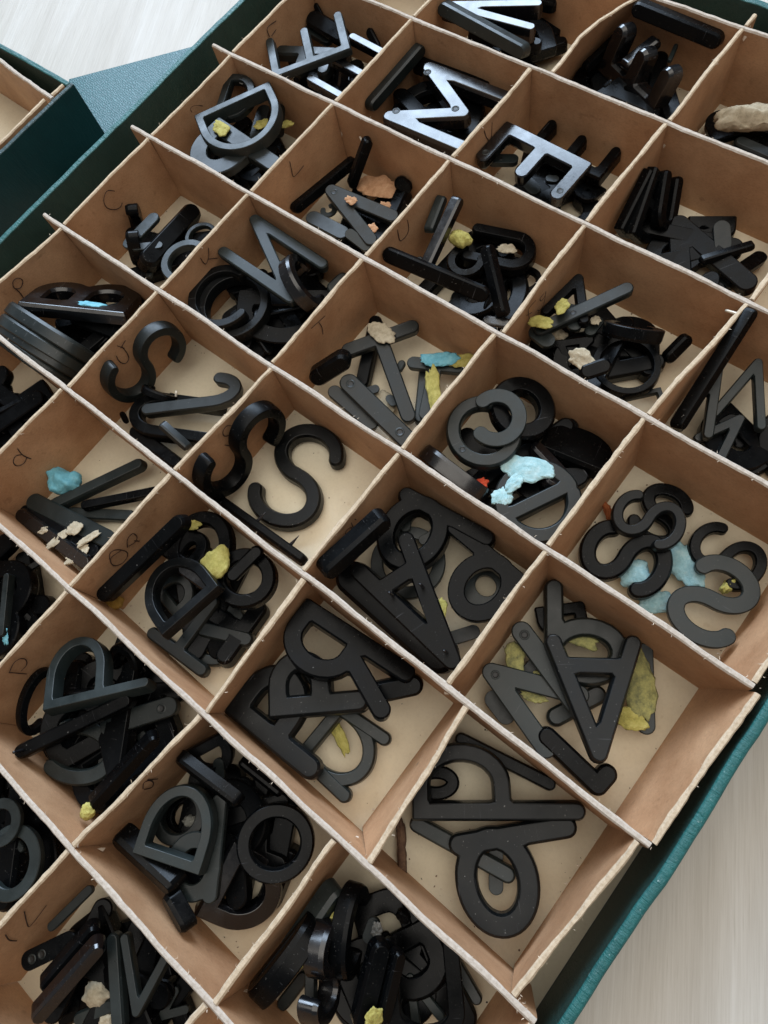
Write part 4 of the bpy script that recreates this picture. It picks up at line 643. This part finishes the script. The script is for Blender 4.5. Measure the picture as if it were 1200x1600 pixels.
# grit, paper crumbs and dust that has collected on the floors, more of it along the walls
rg = random.Random(77)
def grit(parent, n, col, smin, smax):
    v, f = [], []
    for _ in range(n):
        i = rg.randrange(5); r = rg.randrange(8)
        x0, x1 = XB[i] + .15, XB[i + 1] - .15; y0, y1 = YA[r + 1] + .15, YA[r] - .15
        if r == 7 or rg.random() < .5: pass
        x = rg.uniform(x0, x1); y = rg.uniform(y0, y1)
        if rg.random() < .55:
            if rg.random() < .5: x = rg.choice((x0, x1)) + rg.uniform(-.02, .25) * (1 if x < (x0 + x1) / 2 else -1)
            else: y = rg.choice((y0, y1)) + rg.uniform(-.25, .25)
        x = min(max(x, x0), x1); y = min(max(y, y0), y1)
        s = rg.uniform(smin, smax); a0 = rg.uniform(0, 6.28); b0 = len(v); k = rg.choice((4, 5, 6))
        el = rg.uniform(.35, 1)
        for q in range(k):
            a = a0 + 2 * math.pi * q / k; rr = s * rg.uniform(.6, 1.1)
            dx, dy = rr * math.cos(a), rr * el * math.sin(a)
            v.append((x + dx * math.cos(a0) - dy * math.sin(a0), y + dx * math.sin(a0) + dy * math.cos(a0), -H + .004))
        v.append((x, y, -H + s * rg.uniform(.3, .8)))
        for q in range(k): f.append((b0 + q, b0 + (q + 1) % k, b0 + k))
    o = link('floor_crumbs', mesh_from('floor_crumbs', v, f, [col]), parent); o['kind'] = 'stuff'
grit(box, 900, M['brown'], .012, .045); grit(box, 500, M['fibre'], .02, .07); grit(box, 160, M['pit'], .015, .05)
# torn tongues of card at the slots
v, f = [], []
for i in range(1, 5):
    for r in range(8):
        if rg.random() < .3: continue
        for _ in range(rg.choice((1, 2))):
            x = XB[i] + rg.choice((-1, 1)) * .12; y = YA[r] + rg.choice((-1, 1)) * .12; z = -rg.uniform(.1, 1.9)
            sx = 1 if x > XB[i] else -1; sy = 1 if y > YA[r] else -1
            l = rg.uniform(.06, .2); h = rg.uniform(.08, .3); b0 = len(v)
            v += [(x, y, z), (x + sx * l, y + sy * .03, z - h * .3), (x + sx * l * .6, y + sy * l * .5, z - h), (x, y + sy * .02, z - h * .8)]
            f += [(b0, b0 + 1, b0 + 2), (b0, b0 + 2, b0 + 3)]
o = link('torn_card_tongues', mesh_from('torn_card_tongues', v, f, [M['fibre']]), box); o['kind'] = 'stuff'

# handwriting in brown ink on the right hand face of the cross dividers
def ribbon(name, strokes, rad, mat, parent):
    v, f = [], []
    for st in strokes:
        pts = [Vector(p) for p in st]
        # smooth the stroke
        sm = []
        for k in range(len(pts) - 1):
            p0 = pts[max(k - 1, 0)]; p1 = pts[k]; p2 = pts[k + 1]; p3 = pts[min(k + 2, len(pts) - 1)]
            for j in range(4):
                t = j / 4
                sm.append(.5 * ((2 * p1) + (p2 - p0) * t + (2 * p0 - 5 * p1 + 4 * p2 - p3) * t * t + (3 * p1 - p0 - 3 * p2 + p3) * t * t * t))
        sm.append(pts[-1])
        b0 = len(v)
        for k, p in enumerate(sm):
            d = (sm[min(k + 1, len(sm) - 1)] - sm[max(k - 1, 0)]).normalized()
            s = Vector((1, 0, 0)).cross(d).normalized() * rad * (.8 + .4 * random.random())
            v += [p - s, p + Vector((.012, 0, 0)), p + s]
        for k in range(len(sm) - 1):
            a = b0 + 3 * k
            f += [(a, a + 3, a + 4, a + 1), (a + 1, a + 4, a + 5, a + 2)]
    return link(name, mesh_from(name, v, f, [mat]), parent)
for i, txt, strokes in MARKS:
    o = ribbon('handwritten_mark', strokes, .021, M['ink'], bdiv[i])
    o['label'] = 'handwritten %s in dark brown ink' % txt

# second box at the left edge
box2 = empty('second_box')
tag(box2, 'second dark teal divided box at the left edge, only its corner in view', 'divided box')
cx, cy = -6.0, -16.72
link('floor_board', box_mesh('floor_board', (-30, -52, zb), (cx - .25, cy - .25, -H), M['floor'], 6, 0), box2)
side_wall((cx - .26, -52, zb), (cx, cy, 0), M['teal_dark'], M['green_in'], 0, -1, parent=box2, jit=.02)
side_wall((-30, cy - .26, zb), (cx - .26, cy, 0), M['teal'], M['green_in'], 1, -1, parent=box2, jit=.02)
for top, nm, em in (([(-30, -17.0), (-11.04, -17.55), (-6.35, -17.95)], 'long_divider', 'edgeA'), ([(-6.62, -18.2), (-6.62, -30), (-6.6, -51)], 'cross_divider', 'edgeB'), ([(-6.45, -17.05), (-6.5, -17.8)], 'cross_divider', 'edgeB')):
    v, f, ix = [], [], []
    strip(v, f, ix, top, top, TH, 120 + len(v), .035)
    link(nm, mesh_from(nm, v, f, [M['card'], M[em]], ix), box2)

# ---------------------------------------------------------------- letter shapes
def arc(cx, cy, rx, ry, a0, a1, n=26):
    return [(cx + rx * math.cos(math.radians(a0 + (a1 - a0) * k / n)), cy + ry * math.sin(math.radians(a0 + (a1 - a0) * k / n))) for k in range(n + 1)]
def skeleton(g, b):
    """centre lines of a stroke letter of height 1 with stroke half width b; returns (lines, square corners)"""
    t = 1 - b; m_ = .5
    S = {
     'I': ([[(0, b), (0, t)]], []),
     'A': ([[(-.34 + b * .3, b), (0, t), (.34 - b * .3, b)], [(-.24, .26), (.24, .26)]], []),
     'B': ([[(0, b), (0, t), (.26, t)] + arc(.26, (t + .53) / 2, .20, (t - .53) / 2, 90, -90)[1:] + [(0, .53)], [(.26, .53)] + arc(.28, (.53 + b) / 2, .24, (.53 - b) / 2, 90, -90) + [(0, b)]], [(0, b), (0, t)]),
     'C': ([arc(0, .5, .40, .5 - b, 48, 312, 40)], []),
     'D': ([[(0, b), (0, t), (.18, t)] + arc(.18, .5, .36, .5 - b, 90, -90, 34)[1:] + [(0, b)]], [(0, b), (0, t)]),
     'E': ([[(.46, t), (0, t), (0, b), (.46, b)], [(0, .5), (.42, .5)]], [(0, b), (0, t)]),
     'F': ([[(.46, t), (0, t), (0, b)], [(0, .5), (.40, .5)]], [(0, t)]),
     'H': ([[(0, b), (0, t)], [(.5, b), (.5, t)], [(0, .5), (.5, .5)]], []),
     'J': ([[(0, t), (0, .3)] + arc(-.2, .3, .2, .3 - b, 0, -160)], []),
     'L': ([[(0, t), (0, b), (.45, b)]], []),
     'M': ([[(-.38, b), (-.38, t), (0, .34), (.38, t), (.38, b)]], []),
     'N': ([[(-.3, b), (-.3, t), (.3, b), (.3, t)]], []),
     'O': ([arc(0, .5, .42, .5 - b, 0, 360, 56)], []),
     'P': ([[(0, b), (0, t), (.2, t)] + arc(.2, (t + .47) / 2, .25, (t - .47) / 2, 90, -90)[1:] + [(0, .47)]], [(0, t)]),
     'R': ([[(0, b), (0, t), (.2, t)] + arc(.2, (t + .47) / 2, .25, (t - .47) / 2, 90, -90)[1:] + [(0, .47)], [(.16, .47), (.42, b)]], [(0, t)]),
     'S': ([arc(0, .5 + (.5 - b) / 2, .27, (.5 - b) / 2, 15, 270, 34) + arc(0, .5 - (.5 - b) / 2, .29, (.5 - b) / 2, 90, -165, 34)[1:]], []),
     'T': ([[(0, b), (0, t)], [(-.34, t), (.34, t)]], []),
     'U': ([[(-.3, t), (-.3, .32)] + arc(0, .32, .3, .32 - b, 180, 360)[1:] + [(.3, t)]], []),
     'V': ([[(-.32, t), (0, b), (.32, t)]], []),
     'b': ([[(0, b), (0, t)], arc(.25, .32, .26, .32 - b, 0, 360, 44)], []),
     'e': ([arc(0, .5, .42, .5 - b, 0, 345, 50) + [], [(-.42, .5), (.42, .5)]], []),
    }
    return S[g]
def sdf(P, lines, corners, hw, cr):
    d = np.full(len(P), 1e9)
    for ln in lines:
        A = np.array(ln[:-1]); B = np.array(ln[1:])
        for a, b_ in zip(A, B):
            ab = b_ - a; L2 = ab @ ab
            if L2 < 1e-12: continue
            t = np.clip(((P - a) @ ab) / L2, 0, 1)
            d = np.minimum(d, np.hypot(*(P - a - t[:, None] * ab).T) - hw)
    for c in corners:
        q = np.abs(P - np.array(c)) - (hw - cr)
        d = np.minimum(d, np.hypot(*np.maximum(q, 0).T) + np.minimum(q.max(1), 0) - cr)
    return d
def contour(fn, x0, x1, y0, y1, h):
    nx, ny = int((x1 - x0) / h) + 2, int((y1 - y0) / h) + 2
    xs = x0 + h * np.arange(nx); ys = y0 + h * np.arange(ny)
    G = fn(np.stack(np.meshgrid(xs, ys, indexing='ij'), -1).reshape(-1, 2)).reshape(nx, ny)
    G[np.abs(G) < 1e-6] = 1e-6
    nxt = {}; pos = {}
    def ept(kind, i, j):
        key = (kind, i, j)
        if key not in pos:
            if kind == 0: a, b_ = G[i, j], G[i + 1, j]; t = a / (a - b_); pos[key] = (xs[i] + h * t, ys[j])
            else: a, b_ = G[i, j], G[i, j + 1]; t = a / (a - b_); pos[key] = (xs[i], ys[j] + h * t)
        return key
    for i in range(nx - 1):
        for j in range(ny - 1):
            c = (G[i, j] < 0, G[i + 1, j] < 0, G[i + 1, j + 1] < 0, G[i, j + 1] < 0)
            s = sum(c)
            if s in (0, 4): continue
            E = [ept(0, i, j) if c[0] != c[1] else None, ept(1, i + 1, j) if c[1] != c[2] else None, ept(0, i, j + 1) if c[3] != c[2] else None, ept(1, i, j) if c[0] != c[3] else None]
            # walk with the inside on the left
            for k in range(4):
                if c[k] and not c[(k + 1) % 4]:      # leaving inside across edge k: segment starts here
                    q = (k + 1) % 4
                    while not ((not c[q]) and c[(q + 1) % 4]): q = (q + 1) % 4
                    nxt[E[k]] = E[q]
    loops = []; left = dict(nxt)
    while left:
        k0 = next(iter(left)); lp = []; k = k0
        while k in left: lp.append(k); k = left.pop(k)
        if len(lp) > 6: loops.append(np.array([pos[q] for q in lp]))
    return loops
def simplify(lp, tol):
    n = len(lp); a = 0; b_ = int(np.argmax(np.hypot(*(lp - lp[0]).T)))
    keep = {a, b_}
    def rec(i, j):
        idx = np.arange(i + 1, j if j > i else j + n) % n
        if len(idx) == 0: return
        p, q = lp[i], lp[j % n]; d = q - p; L = math.hypot(*d) + 1e-12
        e = np.abs((lp[idx] - p) @ np.array([-d[1], d[0]])) / L
        k = int(np.argmax(e))
        if e[k] > tol: m2 = int(idx[k]); keep.add(m2); rec(i, m2); rec(m2, j)
    import sys; sys.setrecursionlimit(5000)
    rec(a, b_); rec(b_, a if a > b_ else a + 0)
    return lp[sorted(keep)]
GC = {}
def glyph_mesh(g, w, xs_, t, matkey):
    key = (g, round(w, 3), round(xs_, 3), round(t, 3), matkey)
    if key in GC: return GC[key]
    hw = w / 2
    lines, corners = skeleton(g, hw)
    lines = [[(x * xs_, y) for x, y in ln] for ln in lines]; corners = [(x * xs_, y) for x, y in corners]
    fn = lambda P: sdf(P, lines, corners, hw, hw * .35)
    allp = np.array([p for ln in lines for p in ln])
    mg = hw + .03
    loops = contour(fn, allp[:, 0].min() - mg, allp[:, 0].max() + mg, -.03, 1.03, .014)
    # slide the marching points onto the true outline, then thin them out
    out = []
    for lp in loops:
        for _ in range(2):
            e = 1e-4; d0 = fn(lp); gx = (fn(lp + [e, 0]) - fn(lp - [e, 0])) / (2 * e); gy = (fn(lp + [0, e]) - fn(lp - [0, e])) / (2 * e)
            lp = lp - (d0)[:, None] * np.stack([gx, gy], 1)
        s = simplify(lp, .0016)
        if len(s) > 3: out.append(s)
    ins = hw * .27
    def inset(lp, dd):
        q = lp.copy()
        pr = np.roll(lp, 1, 0); nx_ = np.roll(lp, -1, 0)
        t1 = lp - pr; t1 /= np.hypot(*t1.T)[:, None] + 1e-12; t2 = nx_ - lp; t2 /= np.hypot(*t2.T)[:, None] + 1e-12
        n1 = np.stack([-t1[:, 1], t1[:, 0]], 1); n2 = np.stack([-t2[:, 1], t2[:, 0]], 1)
        n = n1 + n2; den = np.maximum(1 + (n1 * n2).sum(1), .35)
        return lp + n / den[:, None] * dd
    # orientation so that +normal points inside
    v = []; f = []; sm = []; prof = ((0, .012), (.012, .0), (t * .76, .006), (t * .985, ins), (t, ins + .006))
    rings = []
    for lp in out:
        c = lp[0]; tst = inset(lp, .02)
        if np.mean(fn(tst)) > np.mean(fn(inset(lp, -.02))): lp = lp[::-1].copy()
        rr = []
        for z, dd in prof:
            q = inset(lp, dd); rr.append(list(range(len(v), len(v) + len(q)))); v += [(a, b_, z) for a, b_ in q]
        rings.append(rr)
        n = len(lp)
        for k in range(len(prof) - 1):
            for q in range(n):
                f.append((rr[k][q], rr[k][(q + 1) % n], rr[k + 1][(q + 1) % n], rr[k + 1][q])); sm.append(True)
    for lvl, flip in ((0, True), (len(prof) - 1, False)):
        loops3 = [[Vector((v[q][0], v[q][1], 0)) for q in rr[lvl]] for rr in rings]
        flat = [q for rr in rings for q in rr[lvl]]
        for tri in tessellate_polygon(loops3):
            a, b_, c = (flat[k] for k in tri)
            ar = (v[b_][0] - v[a][0]) * (v[c][1] - v[a][1]) - (v[b_][1] - v[a][1]) * (v[c][0] - v[a][0])
            if abs(ar) < 1e-9: continue
            if (ar > 0) == flip: a, c = c, a
            f.append((a, b_, c)); sm.append(False)
    me = bpy.data.meshes.new('letter_' + g); me.from_pydata(v, [], f); me.materials.append(M[matkey])
    me.polygons.foreach_set('use_smooth', sm)
    bmx = bmesh.new(); bmx.from_mesh(me)
    for e in bmx.edges:
        if len(e.link_faces) == 2 and e.calc_face_angle(0) > .28: e.smooth = False
    bmesh.ops.recalc_face_normals(bmx, faces=bmx.faces)
    bmx.to_mesh(me); bmx.free(); me.update()
    GC[key] = me; return me

def blob_mesh(name, rx, ry, rz, mat, seed, rag=.35):
    rx *= .7; ry *= .7
    if rz < .2: rz *= .6; rag *= .85
    bm = bmesh.new(); bmesh.ops.create_icosphere(bm, subdivisions=4, radius=1)
    o = Vector((seed * 3.1, seed * 1.7, 0))
    for v in bm.verts:
        a = math.atan2(v.co.y, v.co.x); ca = Vector((math.cos(a), math.sin(a), 0))
        k = 1 + rag * (mnoise.noise(ca * 1.4 + o) + .6 * mnoise.noise(ca * 3.5 + o) + .22 * mnoise.noise(ca * 9 + o) + .08 * mnoise.noise(ca * 22 + o))
        sq = 1.0
        if max(rx, ry) > 2.2 * min(rx, ry):      # long smears keep their width to the end
            sq = 1.0 / (math.cos(a) ** 4 + math.sin(a) ** 4) ** .25 + 1e-6
        p = Vector((v.co.x * k * rx * sq, v.co.y * k * ry * sq, v.co.z * rz))
        if sq != 1.0: p.x *= 1 + .18 * mnoise.noise(Vector((p.x, p.y, 0)) * 3 + o)
        q = p * 2.2 + o
        p.z += rz * ((.6 * mnoise.noise(q) + .16 * mnoise.noise(q * 3)) * (.7 if rz > .25 else 1) + .06 * mnoise.noise(q * 8)) * (1 if v.co.z > -.2 else .3)
        p += v.co.normalized() * .04 * mnoise.noise(q * 6)
        v.co = p
    me = bpy.data.meshes.new(name); bm.to_mesh(me); bm.free(); me.materials.append(mat)
    me.polygons.foreach_set('use_smooth', [True] * len(me.polygons)); return me
def cone_mesh(name, r0, r1, h, mat, n=10, bend=0):
    v = []; f = []
    L = 5
    for k in range(L + 1):
        t = k / L; r = r0 + (r1 - r0) * t
        for q in range(n): v.append((r * math.cos(2 * math.pi * q / n) + bend * t * t, r * math.sin(2 * math.pi * q / n), h * t))
    for k in range(L):
        for q in range(n): f.append((k * n + q, k * n + (q + 1) % n, (k + 1) * n + (q + 1) % n, (k + 1) * n + q))
    f.append(tuple(range(L * n, L * n + n)))
    return mesh_from(name, v, f, [mat], smooth=True)
HOLE = None
def hole_mesh():
    """moulded boss: a low raised ring with a sunken dark centre (unit: 1 = stroke width)"""
    global HOLE
    if HOLE: return HOLE
    n = 20; prof = ((.36, -.01), (.30, .025), (.24, .03), (.22, .006), (.10, .004), (.0, .004)); v = []; f = []; ix = []
    for r, z in prof:
        for q in range(n): v.append((r * math.cos(2 * math.pi * q / n), r * math.sin(2 * math.pi * q / n), z))
    for k in range(len(prof) - 1):
        for q in range(n):
            f.append((k * n + q, k * n + (q + 1) % n, (k + 1) * n + (q + 1) % n, (k + 1) * n + q)); ix.append(1 if k >= 3 else 0)
    HOLE = mesh_from('pin_boss', v, f, [M['m'], M['pit']], ix, True); return HOLE

def frame(a, b, roll):
    a, b = Vector(a), Vector(b); y = (b - a); s = y.length; y.normalize()
    n = Vector((0, 0, 1)); n = (n - y * n.dot(y)).normalized()
    n = Matrix.Rotation(math.radians(roll), 3, y) @ n
    return a, y, n, s
cnt = 0
REPORT = []
def put_letter(g, a, b, roll, side, mat, w, xs_, t, ex, label, cell, group, fit=False):
    global cnt
    cnt += 1
    a, y, n, s = frame(a, b, roll)
    z = n if side == 'F' else -n
    x = y.cross(z)
    me = glyph_mesh(g, w, xs_, t, mat)
    loc = a - z * (t * s) if side == 'F' else a.copy()
    mw = Matrix.Identity(4)
    for k, q in enumerate((x, y, z)):
        for r in range(3): mw[r][k] = q[r] * s
    mw.translation = loc
    # keep the piece inside its compartment and on the board
    co = np.empty(len(me.vertices) * 3); me.vertices.foreach_get('co', co); co = co.reshape(-1, 3)
    W = co @ np.array(mw.to_3x3()).T + np.array(loc)
    i, r = cell
    ta, tb = btop(i, r); ua, ub = btop(i + 1, r) if i < 5 else (33, 33)
    xl = max(XB[i], min(max(ta, tb), XB[i] + .1)) + .12; xr = min(XB[i + 1] if i < 5 else 33, 99) - .10
    yt = YA[r + 1] - .11; yb = YA[r + 2] + .11
    sh = Vector((0, 0, 0)); mn = W.min(0); mx = W.max(0)
    under = (-H + .01) - mn[2]
    if under > 0: sh.z = min(under, .35)
    dx0, dx1 = xl - mn[0], mx[0] - xr; dy0, dy1 = yb - mn[1], mx[1] - yt
    if dx0 > 0 and dx1 < 0: sh.x = min(dx0, -dx1, .45)
    if dx1 > 0 and dx0 < 0: sh.x = -min(dx1, -dx0, .45)
    if dy0 > 0 and dy1 < 0: sh.y = min(dy0, -dy1, .45)
    if dy1 > 0 and dy0 < 0: sh.y = -min(dy1, -dy0, .45)
    REPORT.append((label, cell, round(under, 2), round(dx0, 2), round(dx1, 2), round(dy0, 2), round(dy1, 2)))
    mw.translation = loc + sh
    nm = 'plastic_letter' if g != 'I' else 'plastic_bar'
    cat = 'letter' if g != 'I' else 'plastic bar'
    if not ex:
        o = link(nm, me); o.matrix_world = mw
        tag(o, label, cat, group); return o
    root = empty(nm, mw.translation); tag(root, label, cat, group)
    T = Matrix.Translation(mw.translation); Ti = T.inverted()
    body = link('letter_body', me, root); body.matrix_local = Ti @ mw
    basis = Matrix.Identity(4)
    up = n
    for k, q in enumerate((x, y, z)):
        for r2 in range(3): basis[r2][k] = q[r2]
    for e in ex:
        if e[0] == 'putty':
            _, p, rx, ry, rz, colr, rot = e
            o = link('putty_patch', blob_mesh('putty_patch', rx, ry, rz, M[colr], cnt + rx, .33 if rz < .2 else .25), root)
            zz = up; ang = math.radians(35.3 - rot)
            if abs(roll) > 40: zz = Vector((0, 0, 1))
            xx = Vector((math.cos(ang), math.sin(ang), 0)); xx = (xx - zz * xx.dot(zz)).normalized(); yy = zz.cross(xx)
            mm = Matrix.Identity(4)
            for k, q in enumerate((xx, yy, zz)):
                for r2 in range(3): mm[r2][k] = q[r2]
            mm.translation = Vector(p) + sh; o.matrix_local = Ti @ mm
        else:
            kind, u, vv = e
            vis = -1 if side == 'B' else 1
            p = mw @ Vector((u * xs_, vv, t if vis > 0 else 0))
            if kind == 'hole':
                o = link('pin_boss', hole_mesh(), root); sc = w * s * .72; zz = z * vis
            elif kind == 'pin':
                if abs(roll) > 40:
                    p = mw @ Vector((0, vv, 0)); zz = (-z + Vector((0, 0, .25))).normalized()
                    if zz.dot(Vector((-1, 0, 0))) < 0: zz = (z + Vector((0, 0, .2))).normalized()
                else: zz = z * vis
                o = link('pin', cone_mesh('pin', .065, .05, .55, M['steel'] if abs(roll) > 40 else M['pin'], 10, .05), root); sc = 1
            else:
                p = mw @ Vector((0, vv, t * .5)); zz = Vector((.25, .9, .35)).normalized()
                o = link('spike', cone_mesh('spike', .11, .012, .75, M['pin'], 10, .03), root); sc = 1
            q = zz.to_track_quat('Z', 'Y').to_matrix().to_4x4(); q = q @ Matrix.Scale(sc, 4); q.translation = p
            o.matrix_local = Ti @ q
    return root
GROUP = {}
for (g, a, b, roll, side, mat, w, xs_, t, ex, label, cell) in LETTERS:
    put_letter(g, a, b, roll, side, mat, w, xs_, t, ex, label + ' ' + PLACE[cell], cell, 'loose plastic sign letters')
# the deep layers of the full compartments
rnd = random.Random(3)
DEPTH = ['deepest in the pile', 'second from the bottom', 'third from the bottom', 'fourth from the bottom', 'fifth from the bottom', 'sixth from the bottom', 'seventh from the bottom']
for cell, (n, top) in FILL.items():
    i, r = cell
    for k in range(n):
        xc = XB[i] + 3.2 + rnd.uniform(-.8, .8); yc = (YA[r + 1] + YA[r + 2]) / 2 + rnd.uniform(-.7, .7)
        ang = rnd.uniform(0, 6.28); L = rnd.uniform(1.9, 2.3); h = -H + .45 + (top - .45) * k / max(n - 1, 1)
        d = Vector((math.cos(ang), math.sin(ang), rnd.uniform(-.06, .06))) * L
        c = Vector((xc, yc, h)); g = rnd.choice('AERDPBNKHMTS'.replace('K', 'V'))
        xsf = rnd.uniform(.7, .95)
        put_letter(g, c - d, c + d, rnd.uniform(-12, 12), rnd.choice('FB'), 'g', .18, xsf, .15, (), 'mostly hidden black letter %s %s' % (DEPTH[k], PLACE[cell]), cell, 'buried letters ' + PLACE[cell])
for nm, label, cat, p, rx, ry, rz, colr, rot in LOOSE:
    o = link(nm, blob_mesh(nm, rx, ry, rz, M[colr], rx * 7 + ry, .28)); o.location = p; o.rotation_euler = (0, 0, math.radians(35.3 - rot))
    tag(o, label, cat)
